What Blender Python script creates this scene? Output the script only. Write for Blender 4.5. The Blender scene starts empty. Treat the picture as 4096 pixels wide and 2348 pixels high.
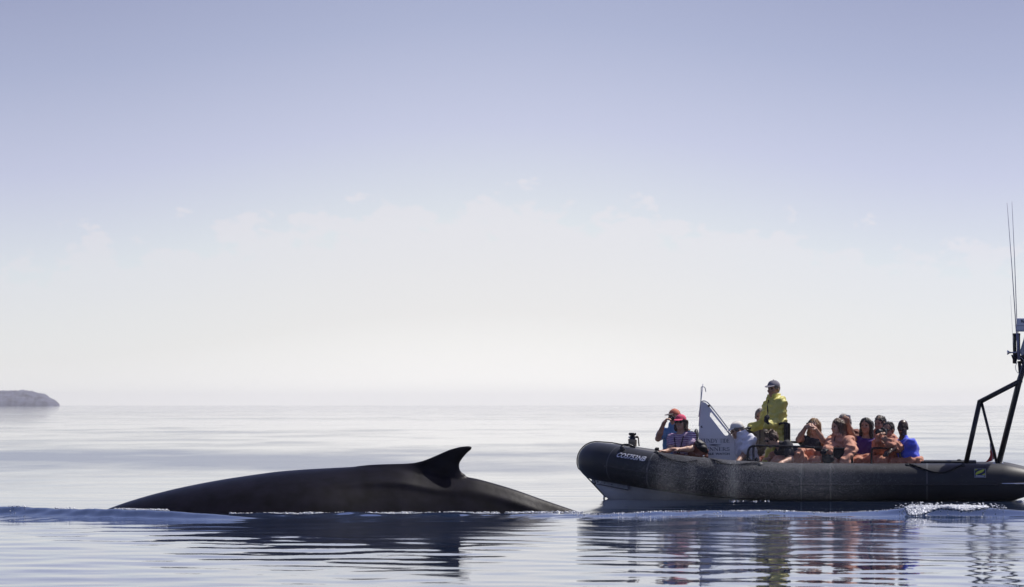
import bpy, bmesh, math, random
import numpy as np
from mathutils import Vector

random.seed(7)
RNG = np.random.default_rng(7)
C = bpy.context.scene.collection
SC = bpy.context.scene

# ------------------------------------------------------------------ camera
CAM_Z = 1.42
F_PX = 17067.0                      # focal length in pixels of the 4096-wide photograph (150 mm)
PITCH = math.atan((1618.5 - 1174.0) / F_PX)
cam_data = bpy.data.cameras.new('camera')
cam_data.lens = 150.0
cam_data.sensor_width = 36.0
cam_data.clip_start = 0.5
cam_data.clip_end = 200000.0
cam_data.dof.use_dof = True
cam_data.dof.focus_distance = 60.0
cam_data.dof.aperture_fstop = 7.1
cam = bpy.data.objects.new('camera', cam_data)
C.objects.link(cam)
cam.location = (0.0, 0.0, CAM_Z)
cam.rotation_euler = (math.pi / 2 + PITCH, 0.0, 0.0)
SC.camera = cam

# ------------------------------------------------------------------ sky
SUN_VEC = Vector((0.56, 0.42, 1.0)).normalized()      # towards the sun: behind the boat, to the right
SUN_EL = math.asin(SUN_VEC.z)
SUN_AZ = math.atan2(SUN_VEC.x, SUN_VEC.y)
world = bpy.data.worlds.new('World')
SC.world = world
world.use_nodes = True
nt = world.node_tree
N, L = nt.nodes, nt.links
bg = N['Background']
sky = N.new('ShaderNodeTexSky')
sky.sky_type = 'NISHITA'
sky.sun_disc = False
sky.sun_elevation = SUN_EL
sky.sun_rotation = SUN_AZ
sky.air_density = 0.75
sky.dust_density = 0.6
sky.ozone_density = 1.6
tc = N.new('ShaderNodeTexCoord')
sep = N.new('ShaderNodeSeparateXYZ')
L.new(tc.outputs['Generated'], sep.inputs[0])


def nmath(op, a, b=None, c=None, clamp=False, tree=None):
    t = tree or nt
    n = t.nodes.new('ShaderNodeMath')
    n.operation = op
    n.use_clamp = clamp
    for i, v in enumerate((a, b, c)):
        if v is None:
            continue
        if isinstance(v, (int, float)):
            n.inputs[i].default_value = v
        else:
            t.links.new(v, n.inputs[i])
    return n.outputs[0]


# elevation in degrees
elev = nmath('MULTIPLY', nmath('ARCSINE', sep.outputs['Z']), 180.0 / math.pi)
# azimuth in degrees from +Y
azim = nmath('MULTIPLY', nmath('ARCTAN2', sep.outputs['X'], sep.outputs['Y']), 180.0 / math.pi)
# lens falloff put into the sky colour: paler mid-view, repeating with azimuth
swell = nmath('MULTIPLY', nmath('COSINE', nmath('MULTIPLY', nmath('ADD', azim, 0.3), math.pi / 180.0 * 26.0)), 0.36)
cmb = N.new('ShaderNodeCombineXYZ')
L.new(nmath('MULTIPLY', azim, 1.5), cmb.inputs[0])
L.new(nmath('MULTIPLY', elev, 2.6), cmb.inputs[1])
cn = N.new('ShaderNodeTexNoise')
cn.inputs['Scale'].default_value = 1.0
cn.inputs['Detail'].default_value = 7.0
cn.inputs['Roughness'].default_value = 0.6
L.new(cmb.outputs[0], cn.inputs['Vector'])
ragged = nmath('MULTIPLY', nmath('SUBTRACT', cn.outputs['Fac'], 0.5), 2.9)
eff = nmath('SUBTRACT', elev, swell)
ramp = N.new('ShaderNodeValToRGB')
cr = ramp.color_ramp
cr.interpolation = 'LINEAR'
stops = ((0.0, (0.92, 0.905, 0.885)), (0.9, (0.785, 0.783, 0.775)), (1.4, (0.75, 0.764, 0.770)), (2.1, (0.685, 0.728, 0.772)), (3.4, (0.53, 0.562, 0.722)),
         (4.8, (0.390, 0.432, 0.608)), (5.8, (0.325, 0.36, 0.535)), (8.0, (0.255, 0.30, 0.485)), (12.0, (0.185, 0.24, 0.43)))
for i, (el, c) in enumerate(stops):
    if i == 0:
        e = cr.elements[0]
    elif i == 1:
        e = cr.elements[1]
    else:
        e = cr.elements.new(el / 12.0)
    e.position = el / 12.0
    e.color = (*c, 1)
L.new(nmath('DIVIDE', eff, 12.0, clamp=True), ramp.inputs[0])
# ragged tops of very faint cumulus in the haze, two to three degrees up
cl = nmath('MULTIPLY', nmath('SUBTRACT', 2.35, nmath('SUBTRACT', nmath('SUBTRACT', elev, swell), ragged)), 5.5, clamp=True)
cl = nmath('MULTIPLY', nmath('MULTIPLY', cl, nmath('MULTIPLY', nmath('SUBTRACT', elev, 0.9), 0.7, clamp=True)), 0.48)
cloud = N.new('ShaderNodeMix')
cloud.data_type = 'RGBA'
L.new(cl, cloud.inputs['Factor'])
L.new(ramp.outputs[0], cloud.inputs['A'])
cloud.inputs['B'].default_value = (0.765, 0.735, 0.775, 1.0)
# ... and the blue of the upper sky
scaled = N.new('ShaderNodeMix')
scaled.data_type = 'RGBA'
scaled.blend_type = 'MULTIPLY'
scaled.inputs['Factor'].default_value = 1.0
L.new(cloud.outputs['Result'], scaled.inputs['A'])
# haze scatters most light forwards: paler towards the sun's side of the sky, duller away from it
side = nmath('COSINE', nmath('MULTIPLY', nmath('SUBTRACT', azim, math.degrees(SUN_AZ)), math.pi / 180.0))
lift = nmath('ADD', nmath('MULTIPLY', side, 0.33), 1.0 - 0.33 * math.cos(SUN_AZ))
ten = N.new('ShaderNodeCombineXYZ')
for i_ in range(3):
    L.new(nmath('MULTIPLY', lift, 10.0), ten.inputs[i_])          # before the strength below
L.new(ten.outputs[0], scaled.inputs['B'])
mix = N.new('ShaderNodeMix')
mix.data_type = 'RGBA'
L.new(nmath('DIVIDE', nmath('SUBTRACT', elev, 7.0), 9.0, clamp=True), mix.inputs['Factor'])
L.new(scaled.outputs['Result'], mix.inputs['A'])
violet = N.new('ShaderNodeMix')
violet.data_type = 'RGBA'
violet.blend_type = 'MULTIPLY'
violet.inputs['Factor'].default_value = 1.0
L.new(sky.outputs[0], violet.inputs['A'])
violet.inputs['B'].default_value = (1.08, 0.90, 1.10, 1.0)
L.new(violet.outputs['Result'], mix.inputs['B'])
L.new(mix.outputs['Result'], bg.inputs['Color'])
bg.inputs['Strength'].default_value = 0.1

# ------------------------------------------------------------------ sun and exposure
sun_data = bpy.data.lights.new('sun', 'SUN')
sun_data.energy = 4.8
sun_data.angle = math.radians(0.53)
sun_data.color = (1.0, 0.95, 0.88)
sun = bpy.data.objects.new('sun', sun_data)
C.objects.link(sun)
sun.location = SUN_VEC * 200.0
sun.rotation_euler = SUN_VEC.to_track_quat('Z', 'Y').to_euler()
SC.view_settings.view_transform = 'Standard'
SC.view_settings.look = 'None'
SC.view_settings.exposure = 0.10
SC.view_settings.gamma = 1.0
SC.view_settings.use_curve_mapping = False
SC.cycles.max_bounces = 10
SC.cycles.volume_bounces = 3
SC.cycles.use_denoising = True

# ------------------------------------------------------------------ geometry of the place, from the photograph's pixels
_cp, _sp = math.cos(PITCH), math.sin(PITCH)


def ray(px, py):
    u, v = (px - 2048.0) / F_PX, (1174.0 - py) / F_PX
    return np.array([u, _cp - v * _sp, _sp + v * _cp])


CAM = np.array([0.0, 0.0, CAM_Z])


def atY(px, py, Y):
    """The point at depth Y metres from the camera's position that stands at this place of the photograph."""
    d = ray(px, py)
    return CAM + d * (Y / d[1])


YAW = math.radians(6.2)
BO = np.array([4.5, 64.2, 0.0])                       # boat's origin, on the water
BF = np.array([-math.cos(YAW), math.sin(YAW), 0.0])   # towards the bow
BA = np.array([math.sin(YAW), math.cos(YAW), 0.0])    # across, away from the camera


def at(px, py, lat=0.0):
    """The same, on the boat's lengthwise upright plane LAT metres beyond its centre line."""
    d = ray(px, py)
    t = (np.dot(BO - CAM, BA) + lat) / np.dot(d, BA)
    return CAM + d * t


def bl(fwd, lat, z):
    return BO + BF * fwd + BA * lat + np.array([0, 0, z])


# ------------------------------------------------------------------ objects
def set_props(o, label=None, cat=None, group=None, kind=None):
    if label:
        o['label'] = label
    if cat:
        o['category'] = cat
    if group:
        o['group'] = group
    if kind:
        o['kind'] = kind
    return o


ROOTLOC = {}


def thing(name, loc, label, cat, group=None):
    o = bpy.data.objects.new(name, None)
    o.empty_display_size = 0.2
    C.objects.link(o)
    o.location = [float(v) for v in loc]
    ROOTLOC[o.name] = np.array(loc, dtype=float)
    return set_props(o, label, cat, group)


def root_loc(o):
    while o.parent is not None:
        o = o.parent
    return ROOTLOC.get(o.name, np.zeros(3))


def mesh_np(name, V, Q):
    """A mesh from numpy arrays; Q is an (n,3) or (n,4) array or a list of such arrays."""
    Qs = Q if isinstance(Q, list) else [Q]
    me = bpy.data.meshes.new(name)
    V = np.asarray(V, dtype=np.float32)
    me.vertices.add(len(V))
    me.vertices.foreach_set('co', V.ravel())
    loops = np.concatenate([np.asarray(q, dtype=np.int32).ravel() for q in Qs])
    tot = np.concatenate([np.full(len(q), np.asarray(q).shape[1], dtype=np.int32) for q in Qs])
    start = np.concatenate([[0], np.cumsum(tot)[:-1]]).astype(np.int32)
    me.loops.add(len(loops))
    me.loops.foreach_set('vertex_index', loops)
    me.polygons.add(len(tot))
    me.polygons.foreach_set('loop_start', start)
    me.polygons.foreach_set('loop_total', tot)
    me.update(calc_edges=True)
    me.validate()
    return me


def obj(name, geo, mat, parent=None, smooth=True):
    """Links one mesh object. GEO: (verts, faces) in world coordinates, or a bmesh in world coordinates."""
    loc = root_loc(parent) if parent is not None else np.zeros(3)
    if isinstance(geo, bmesh.types.BMesh):
        me = bpy.data.meshes.new(name)
        geo.to_mesh(me)
        geo.free()
        if np.any(loc):
            n = len(me.vertices)
            a = np.empty(n * 3, dtype=np.float32)
            me.vertices.foreach_get('co', a)
            a = (a.reshape(-1, 3) - loc).astype(np.float32)
            me.vertices.foreach_set('co', a.ravel())
    else:
        V, Q = geo
        V = np.asarray(V, dtype=float) - loc
        if isinstance(Q, np.ndarray) or (isinstance(Q, list) and len(Q) and isinstance(Q[0], np.ndarray) and Q[0].ndim == 2):
            me = mesh_np(name, V, Q)
        else:
            me = bpy.data.meshes.new(name)
            me.from_pydata([tuple(v) for v in V], [], [tuple(q) for q in Q])
    if smooth:
        me.polygons.foreach_set('use_smooth', np.ones(len(me.polygons), dtype=bool))
    me.materials.append(mat)
    o = bpy.data.objects.new(name, me)
    C.objects.link(o)
    if parent is not None:
        o.parent = parent
    return o


def top_obj(name, geo, mat, label, cat, group=None, smooth=True, kind=None):
    """A top-level thing that is one mesh, its origin at its own base."""
    o = obj(name, geo, mat, None, smooth)
    me = o.data
    n = len(me.vertices)
    a = np.empty(n * 3, dtype=np.float32)
    me.vertices.foreach_get('co', a)
    a = a.reshape(-1, 3)
    base = np.array([a[:, 0].mean(), a[:, 1].mean(), a[:, 2].min()])
    me.vertices.foreach_set('co', (a - base).astype(np.float32).ravel())
    o.location = [float(v) for v in base]
    ROOTLOC[o.name] = base
    return set_props(o, label, cat, group, kind)


# ------------------------------------------------------------------ materials
def mat(name, col, rough=0.6, spec=0.5, var=0.0, vscale=8.0, bump=0.0, bscale=40.0, metal=0.0, sheen=0.0, sss=0.0, trans=0.0, coat=0.0):
    m = bpy.data.materials.new(name)
    m.use_nodes = True
    t = m.node_tree
    p = t.nodes['Principled BSDF']
    p.inputs['Base Color'].default_value = (*col, 1)
    p.inputs['Roughness'].default_value = rough
    p.inputs['Specular IOR Level'].default_value = spec
    p.inputs['Metallic'].default_value = metal
    p.inputs['Sheen Weight'].default_value = sheen
    p.inputs['Coat Weight'].default_value = coat
    if sss:
        p.inputs['Subsurface Weight'].default_value = sss
        p.inputs['Subsurface Radius'].default_value = (0.02, 0.008, 0.004)
        p.inputs['Subsurface Scale'].default_value = 0.5
    if trans:
        p.inputs['Transmission Weight'].default_value = trans
    if var or bump:
        co = t.nodes.new('ShaderNodeTexCoord')
    if var:
        n = t.nodes.new('ShaderNodeTexNoise')
        n.inputs['Scale'].default_value = vscale
        n.inputs['Detail'].default_value = 5.0
        t.links.new(co.outputs['Object'], n.inputs['Vector'])
        r = t.nodes.new('ShaderNodeMapRange')
        r.inputs['From Min'].default_value = 0.3
        r.inputs['From Max'].default_value = 0.7
        r.inputs['To Min'].default_value = 1.0 - var
        r.inputs['To Max'].default_value = 1.0 + var
        t.links.new(n.outputs['Fac'], r.inputs['Value'])
        mx = t.nodes.new('ShaderNodeMix')
        mx.data_type = 'RGBA'
        mx.blend_type = 'MULTIPLY'
        mx.inputs['Factor'].default_value = 1.0
        mx.inputs['A'].default_value = (*col, 1)
        t.links.new(r.outputs[0], mx.inputs['B'])
        t.links.new(mx.outputs['Result'], p.inputs['Base Color'])
    if bump:
        n2 = t.nodes.new('ShaderNodeTexNoise')
        n2.inputs['Scale'].default_value = bscale
        n2.inputs['Detail'].default_value = 4.0
        t.links.new(co.outputs['Object'], n2.inputs['Vector'])
        b = t.nodes.new('ShaderNodeBump')
        b.inputs['Strength'].default_value = 1.0
        b.inputs['Distance'].default_value = bump
        t.links.new(n2.outputs['Fac'], b.inputs['Height'])
        t.links.new(b.outputs[0], p.inputs['Normal'])
    return m


# ------------------------------------------------------------------ shapes
def sweep(P, R, n=12, up=(0, 0, 1), cap=True, flat=1.0):
    """A tube along the points P with radius R (number or one per point)."""
    P = np.asarray(P, dtype=float)
    m = len(P)
    R = np.full(m, R, dtype=float) if np.isscalar(R) else np.asarray(R, dtype=float)
    T = np.gradient(P, axis=0)
    T /= np.linalg.norm(T, axis=1, keepdims=True) + 1e-12
    up = np.asarray(up, dtype=float)
    S = np.cross(T, up)
    bad = np.linalg.norm(S, axis=1) < 0.05
    S[bad] = np.cross(T[bad], np.array([0.3, 1.0, 0.1]))
    S /= np.linalg.norm(S, axis=1, keepdims=True)
    for i in range(1, m):
        if np.dot(S[i], S[i - 1]) < 0:
            S[i] = -S[i]
    U = np.cross(S, T)
    a = np.linspace(0, 2 * math.pi, n, endpoint=False)
    V = P[:, None, :] + R[:, None, None] * (np.cos(a)[None, :, None] * S[:, None, :] + flat * np.sin(a)[None, :, None] * U[:, None, :])
    V = V.reshape(-1, 3)
    i, j = np.meshgrid(np.arange(m - 1), np.arange(n), indexing='ij')
    j2 = (j + 1) % n
    Q = np.stack([i * n + j, i * n + j2, (i + 1) * n + j2, (i + 1) * n + j], -1).reshape(-1, 4)
    if not cap:
        return V, Q
    V = np.concatenate([V, P[:1], P[-1:]])
    k = np.arange(n)
    k2 = (k + 1) % n
    T1 = np.stack([k2, k, np.full(n, m * n)], -1)
    T2 = np.stack([(m - 1) * n + k, (m - 1) * n + k2, np.full(n, m * n + 1)], -1)
    return V, [Q, np.concatenate([T1, T2])]


def spline(P, n=8):
    """Catmull-Rom through the points P, n pieces per span."""
    P = np.asarray(P, dtype=float)
    E = np.vstack([2 * P[0] - P[1], P, 2 * P[-1] - P[-2]])
    out = []
    for i in range(1, len(E) - 2):
        p0, p1, p2, p3 = E[i - 1], E[i], E[i + 1], E[i + 2]
        for t in np.linspace(0, 1, n, endpoint=False):
            out.append(0.5 * ((2 * p1) + (-p0 + p2) * t + (2 * p0 - 5 * p1 + 4 * p2 - p3) * t * t + (-p0 + 3 * p1 - 3 * p2 + p3) * t ** 3))
    out.append(E[-2])
    return np.array(out)


def merge(*geos):
    """Several (verts, quads/tris) joined into one."""
    Vs, out, off = [], {3: [], 4: []}, 0
    for V, Q in geos:
        for q in (Q if isinstance(Q, list) else [Q]):
            q = np.asarray(q)
            if len(q):
                out[q.shape[1]].append(q + off)
        Vs.append(np.asarray(V, dtype=float))
        off += len(V)
    return np.concatenate(Vs), [np.concatenate(v) for v in out.values() if v]


def box_bm(center, size, axes=None, bevel=0.01, segs=2):
    """A bevelled box as a bmesh in world coordinates. AXES: three unit vectors."""
    bm = bmesh.new()
    bmesh.ops.create_cube(bm, size=1.0)
    for v in bm.verts:
        v.co.x *= size[0]
        v.co.y *= size[1]
        v.co.z *= size[2]
    if bevel:
        bmesh.ops.bevel(bm, geom=list(bm.edges), offset=min(bevel, 0.45 * min(size)), segments=segs, profile=0.5, affect='EDGES')
    A = np.eye(3) if axes is None else np.array(axes)
    for v in bm.verts:
        c = v.co.x * A[0] + v.co.y * A[1] + v.co.z * A[2] + np.asarray(center)
        v.co = c
    return bm


BOATAX = (-BF, BA, np.array([0, 0, 1.0]))               # along the picture's right, away, up


def prism(poly, thick, origin_fn):
    """Extrudes a 2-D outline: ORIGIN_FN(u, v, w) gives the world point; w runs from -thick/2 to thick/2."""
    n = len(poly)
    V = [origin_fn(u, v, -thick / 2) for u, v in poly] + [origin_fn(u, v, thick / 2) for u, v in poly]
    F = [tuple(range(n))[::-1], tuple(range(n, 2 * n))] + [(i, (i + 1) % n, n + (i + 1) % n, n + i) for i in range(n)]
    return V, F


# ------------------------------------------------------------------ distance fields and surface nets
class SDF:
    def __init__(self, h=0.01):
        self.h = h
        self.ops = []

    def cap(self, a, b, ra, rb=None, k=0.03):
        a, b = np.asarray(a, float), np.asarray(b, float)
        rb = ra if rb is None else rb
        self.ops.append(('cap', (a, b, ra, rb), k, np.minimum(a - ra, b - rb), np.maximum(a + ra, b + rb)))
        return self

    def ell(self, c, r, axes=None, k=0.03):
        c = np.asarray(c, float)
        A = np.eye(3) if axes is None else np.array(axes, float)
        ext = np.sqrt(((A * np.asarray(r)[:, None]) ** 2).sum(0))
        self.ops.append(('ell', (c, np.asarray(r, float), A), k, c - ext, c + ext))
        return self

    def sub(self, c, r, axes=None, k=0.01):
        c = np.asarray(c, float)
        A = np.eye(3) if axes is None else np.array(axes, float)
        self.ops.append(('sub', (c, np.asarray(r, float), A), k, None, None))
        return self

    def cut(self, p, n):
        """Keeps what lies on the side against the normal N."""
        n = np.asarray(n, float)
        self.ops.append(('cut', (np.asarray(p, float), n / np.linalg.norm(n)), 0, None, None))
        return self

    def noise(self, amp, freq, seed=0):
        self.ops.append(('noise', (amp, freq, seed), 0, None, None))
        return self

    def folds(self, amp, freq, direction, seed=0):
        self.ops.append(('folds', (amp, freq, np.asarray(direction, float), seed), 0, None, None))
        return self

    def mesh(self):
        h = self.h
        lo = np.min([o[3] for o in self.ops if o[3] is not None], 0) - 4 * h - 0.02
        hi = np.max([o[4] for o in self.ops if o[4] is not None], 0) + 4 * h + 0.02
        n = np.ceil((hi - lo) / h).astype(int) + 1
        ax = [(lo[i] + h * np.arange(n[i])).astype(np.float32) for i in range(3)]
        D = np.full(tuple(n), 0.5, dtype=np.float32)
        for kind, a, k, l, u in self.ops:
            if kind in ('cap', 'ell', 'sub'):
                if kind == 'sub':
                    ext = np.sqrt(((a[2] * a[1][:, None]) ** 2).sum(0))
                    l, u = a[0] - ext, a[0] + ext
                m = k + 3 * h
                i0 = np.clip(np.floor((l - m - lo) / h).astype(int), 0, n - 1)
                i1 = np.clip(np.ceil((u + m - lo) / h).astype(int) + 1, 1, n)
                if np.any(i1 <= i0):
                    continue
                sl = tuple(slice(i0[i], i1[i]) for i in range(3))
                x = ax[0][sl[0]][:, None, None]
                y = ax[1][sl[1]][None, :, None]
                z = ax[2][sl[2]][None, None, :]
                if kind == 'cap':
                    p, q, ra, rb = a
                    b = (q - p)
                    bb = max(float(b @ b), 1e-9)
                    X, Y, Z = x - np.float32(p[0]), y - np.float32(p[1]), z - np.float32(p[2])
                    t = np.clip((X * np.float32(b[0] / bb) + Y * np.float32(b[1] / bb) + Z * np.float32(b[2] / bb)), 0, 1)
                    d = np.sqrt((X - t * np.float32(b[0])) ** 2 + (Y - t * np.float32(b[1])) ** 2 + (Z - t * np.float32(b[2])) ** 2) - (np.float32(ra) + t * np.float32(rb - ra))
                else:
                    c, r, A = a
                    X, Y, Z = x - np.float32(c[0]), y - np.float32(c[1]), z - np.float32(c[2])
                    q0 = (X * np.float32(A[0][0]) + Y * np.float32(A[0][1]) + Z * np.float32(A[0][2])) / np.float32(r[0])
                    q1 = (X * np.float32(A[1][0]) + Y * np.float32(A[1][1]) + Z * np.float32(A[1][2])) / np.float32(r[1])
                    q2 = (X * np.float32(A[2][0]) + Y * np.float32(A[2][1]) + Z * np.float32(A[2][2])) / np.float32(r[2])
                    k0 = np.sqrt(q0 * q0 + q1 * q1 + q2 * q2)
                    k1 = np.sqrt((q0 / np.float32(r[0])) ** 2 + (q1 / np.float32(r[1])) ** 2 + (q2 / np.float32(r[2])) ** 2) + np.float32(1e-6)
                    d = k0 * (k0 - 1) / k1
                o = D[sl]
                if kind == 'sub':
                    d = -d
                    hh = np.maximum(k - np.abs(o - d), 0) / max(k, 1e-6)
                    D[sl] = np.maximum(o, d) + hh * hh * k * 0.25
                else:
                    hh = np.maximum(k - np.abs(o - d), 0) / max(k, 1e-6)
                    D[sl] = np.minimum(o, d) - hh * hh * k * 0.25
            else:
                x, y, z = ax[0][:, None, None], ax[1][None, :, None], ax[2][None, None, :]
                if kind == 'cut':
                    p, nn = a
                    d = (x - p[0]) * nn[0] + (y - p[1]) * nn[1] + (z - p[2]) * nn[2]
                    D = np.maximum(D, d.astype(np.float32))
                elif kind == 'noise':
                    amp, f, s = a
                    r = np.random.default_rng(s)
                    w = 0
                    for j in range(6):
                        v = r.normal(size=3)
                        v *= f * (0.6 + 0.9 * r.random()) / np.linalg.norm(v)
                        ph = r.random() * 6.28
                        w = w + np.sin(x * np.float32(v[0]) + y * np.float32(v[1]) + z * np.float32(v[2]) + np.float32(ph))
                    D = D + np.float32(amp / 2.4) * w
                elif kind == 'folds':
                    amp, f, dr, s = a
                    dr = dr / np.linalg.norm(dr)
                    r = np.random.default_rng(s)
                    e = np.cross(dr, [0.3, 0.5, 0.8])
                    e /= np.linalg.norm(e)
                    g = np.cross(dr, e)
                    along = x * np.float32(dr[0]) + y * np.float32(dr[1]) + z * np.float32(dr[2])
                    s1 = x * np.float32(e[0]) + y * np.float32(e[1]) + z * np.float32(e[2])
                    s2 = x * np.float32(g[0]) + y * np.float32(g[1]) + z * np.float32(g[2])
                    ph = r.random(3) * 6.28
                    w = np.sin(along * np.float32(f) + 2.2 * np.sin(s1 * np.float32(f * 0.35) + np.float32(ph[0])) + 1.6 * np.sin(s2 * np.float32(f * 0.45) + np.float32(ph[1])))
                    D = D + np.float32(amp) * (w * np.abs(w))
        return nets(D, lo, h)


def nets(D, lo, h):
    s = D < 0
    sh = np.array(D.shape) - 1
    cnt = np.zeros(tuple(sh), dtype=np.int8)
    offs = [(i, j, k) for i in (0, 1) for j in (0, 1) for k in (0, 1)]
    for i, j, k in offs:
        cnt += s[i:i + sh[0], j:j + sh[1], k:k + sh[2]]
    act = (cnt > 0) & (cnt < 8)
    I = np.argwhere(act)
    ids = np.full(tuple(sh), -1, dtype=np.int32)
    ids[act] = np.arange(len(I))
    vals = np.stack([D[I[:, 0] + i, I[:, 1] + j, I[:, 2] + k] for i, j, k in offs], 1)
    acc = np.zeros((len(I), 3))
    num = np.zeros(len(I))
    for a in range(8):
        for b in range(a + 1, 8):
            da = np.array(offs[b]) - np.array(offs[a])
            if np.abs(da).sum() != 1:
                continue
            va, vb = vals[:, a], vals[:, b]
            m = (va < 0) != (vb < 0)
            t = va[m] / (va[m] - vb[m])
            acc[m] += np.array(offs[a])[None] + t[:, None] * da[None]
            num[m] += 1
    V = lo + h * (I + acc / num[:, None])
    F = []
    for axis in range(3):
        sl0 = [slice(None)] * 3
        sl1 = [slice(None)] * 3
        sl0[axis] = slice(0, -1)
        sl1[axis] = slice(1, None)
        s0, s1 = s[tuple(sl0)], s[tuple(sl1)]
        E = np.argwhere(s0 != s1)
        b, c = (axis + 1) % 3, (axis + 2) % 3
        E = E[(E[:, b] > 0) & (E[:, c] > 0) & (E[:, b] < D.shape[b] - 1) & (E[:, c] < D.shape[c] - 1)]
        ins = s[E[:, 0], E[:, 1], E[:, 2]]
        q = []
        for db, dc in ((-1, -1), (0, -1), (0, 0), (-1, 0)):
            G = E.copy()
            G[:, b] += db
            G[:, c] += dc
            q.append(ids[G[:, 0], G[:, 1], G[:, 2]])
        q = np.stack(q, 1)
        q[~ins] = q[~ins][:, ::-1]
        F.append(q)
    return V, np.concatenate(F)


def lathe(profile, base, axis=(0, 0, 1), n=20):
    """A turned shape: PROFILE is (radius, height) pairs along AXIS from BASE."""
    ax = np.asarray(axis, float)
    ax = ax / np.linalg.norm(ax)
    e = np.cross(ax, [0.2, 0.9, 0.1])
    if np.linalg.norm(e) < 0.1:
        e = np.cross(ax, [1.0, 0, 0])
    e /= np.linalg.norm(e)
    g = np.cross(ax, e)
    P = np.array([np.asarray(base, float) + ax * hgt for _, hgt in profile])
    a = np.linspace(0, 2 * math.pi, n, endpoint=False)
    m = len(profile)
    R = np.array([max(r, 1e-4) for r, _ in profile])
    V = (P[:, None] + R[:, None, None] * (np.cos(a)[None, :, None] * e + np.sin(a)[None, :, None] * g)).reshape(-1, 3)
    i, j = np.meshgrid(np.arange(m - 1), np.arange(n), indexing='ij')
    j2 = (j + 1) % n
    Q = np.stack([i * n + j, i * n + j2, (i + 1) * n + j2, (i + 1) * n + j], -1).reshape(-1, 4)
    return V, Q
# ------------------------------------------------------------------ the sea
_wr = np.random.default_rng(21)
WAVES = []
for lam, num, slope, spread in ((0.75, 14, 0.0075, 2.0), (1.5, 16, 0.0038, 2.0), (3.2, 14, 0.0020, 2.2), (7.0, 14, 0.0011, 2.4)):
    for _ in range(num):
        l = lam * (0.7 + 0.7 * _wr.random())
        th = math.pi / 2 + 0.35 + spread * _wr.normal() * 0.6       # mostly running to and from the camera
        k = 2 * math.pi / l
        s = slope * math.sqrt(2.0 / num)
        WAVES.append((k * math.cos(th), k * math.sin(th), s / k, _wr.random() * 6.283, l))


def px_of(x, y):
    return 2048.0 + F_PX * x / y


def interp(x, xs, ys):
    return np.interp(x, xs, ys)


def left_ridge(x):
    return interp(x, [-8.5, -6.6, -5.0, -3.6, -2.6], [56.2, 55.3, 53.9, 53.0, 52.9])


def right_ridge(x):
    return interp(x, [0.3, 2.0, 4.2, 5.4, 6.6, 9.0], [54.3, 53.7, 53.1, 52.6, 52.7, 53.6])


def sea_height(x, y):
    """The height of the water at (x, y) in metres: waves, and the ridges that the whale pushes up."""
    x = np.asarray(x, float)
    y = np.asarray(y, float)
    h = np.zeros(np.broadcast(x, y).shape)
    dist = np.sqrt(x * x + y * y)
    side = np.clip((np.abs(x) - 17.0) / 3.0, 0, 1)
    for kx, ky, a, ph, l in WAVES:
        # a wave ends where the sheet is too coarse to carry it
        reach = 18.0 + 44.0 * l
        f = np.clip((reach - dist) / (0.3 * reach), 0, 1)
        if l < 4.0:
            f = f * (1 - side)
        if l < 2.4:
            # choppier where the wake of the whale runs out in front of the boat
            f = f * (1.0 + 2.6 * np.exp(-((x - 4.6) / 4.4) ** 2 - ((y - 45.0) / 6.5) ** 2) + 0.8 * np.exp(-((x + 2.6) / 3.4) ** 2 - ((y - 46.0) / 4.5) ** 2))
        h = h + a * f * np.sin(kx * x + ky * y + ph)
    # ridge in front of the whale's left end
    d = y - left_ridge(x)
    am = interp(x, [-9.5, -7.5, -6.5, -5.7, -5.2, -4.4, -3.6, -2.9], [0, 0.035, 0.105, 0.085, 0.10, 0.095, 0.055, 0])
    h = h + am * np.where(d < 0, np.exp(-(d / 0.30) ** 2), np.exp(-(d / 0.95) ** 2))
    # ridge that trails from the tail towards the right
    d = y - right_ridge(x)
    am = interp(x, [0.3, 1.0, 1.8, 2.6, 3.4, 3.9, 4.5, 4.95, 5.4, 5.8, 6.3, 7.2, 9.5],
                [0, 0.018, 0.05, 0.045, 0.05, 0.03, 0.055, 0.105, 0.12, 0.11, 0.065, 0.04, 0])
    h = h + am * np.where(d < 0, np.exp(-(d / 0.36) ** 2), np.exp(-(d / 0.85) ** 2))
    h = h + 0.048 * interp(x, [1.2, 2.4, 7.5, 10], [0, 1, 1, 0]) * np.where(d < 0, np.exp(-(d / 4.2) ** 2), np.exp(-(d / 2.0) ** 2))
    # low swell along the whale's near side
    yc = 54.35 + 0.0 * x
    am = interp(x, [-4.2, -3.2, -2.0, -0.8, 0.2, 1.4], [0, 0.035, 0.05, 0.045, 0.03, 0])
    d = y - yc
    h = h + am * np.exp(-(d / 0.55) ** 2) * (0.8 + 0.35 * np.sin(x * 5.1 + y * 2.3))
    # small steep ripples over the disturbed water
    stir = np.exp(-((y - 54.6) / 1.6) ** 2) * interp(x, [-8.5, -7, 8, 10], [0, 1, 1, 0])
    h = h + stir * (0.0045 * np.sin(9.0 * x + 11.0 * y + 1.5 * np.sin(2.3 * x)) + 0.0035 * np.sin(-6.0 * x + 14.0 * y + 2.0))
    return h


def geo_steps(a, b, n):
    return list(a * (b / a) ** (np.arange(1, n + 1) / n))


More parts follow.
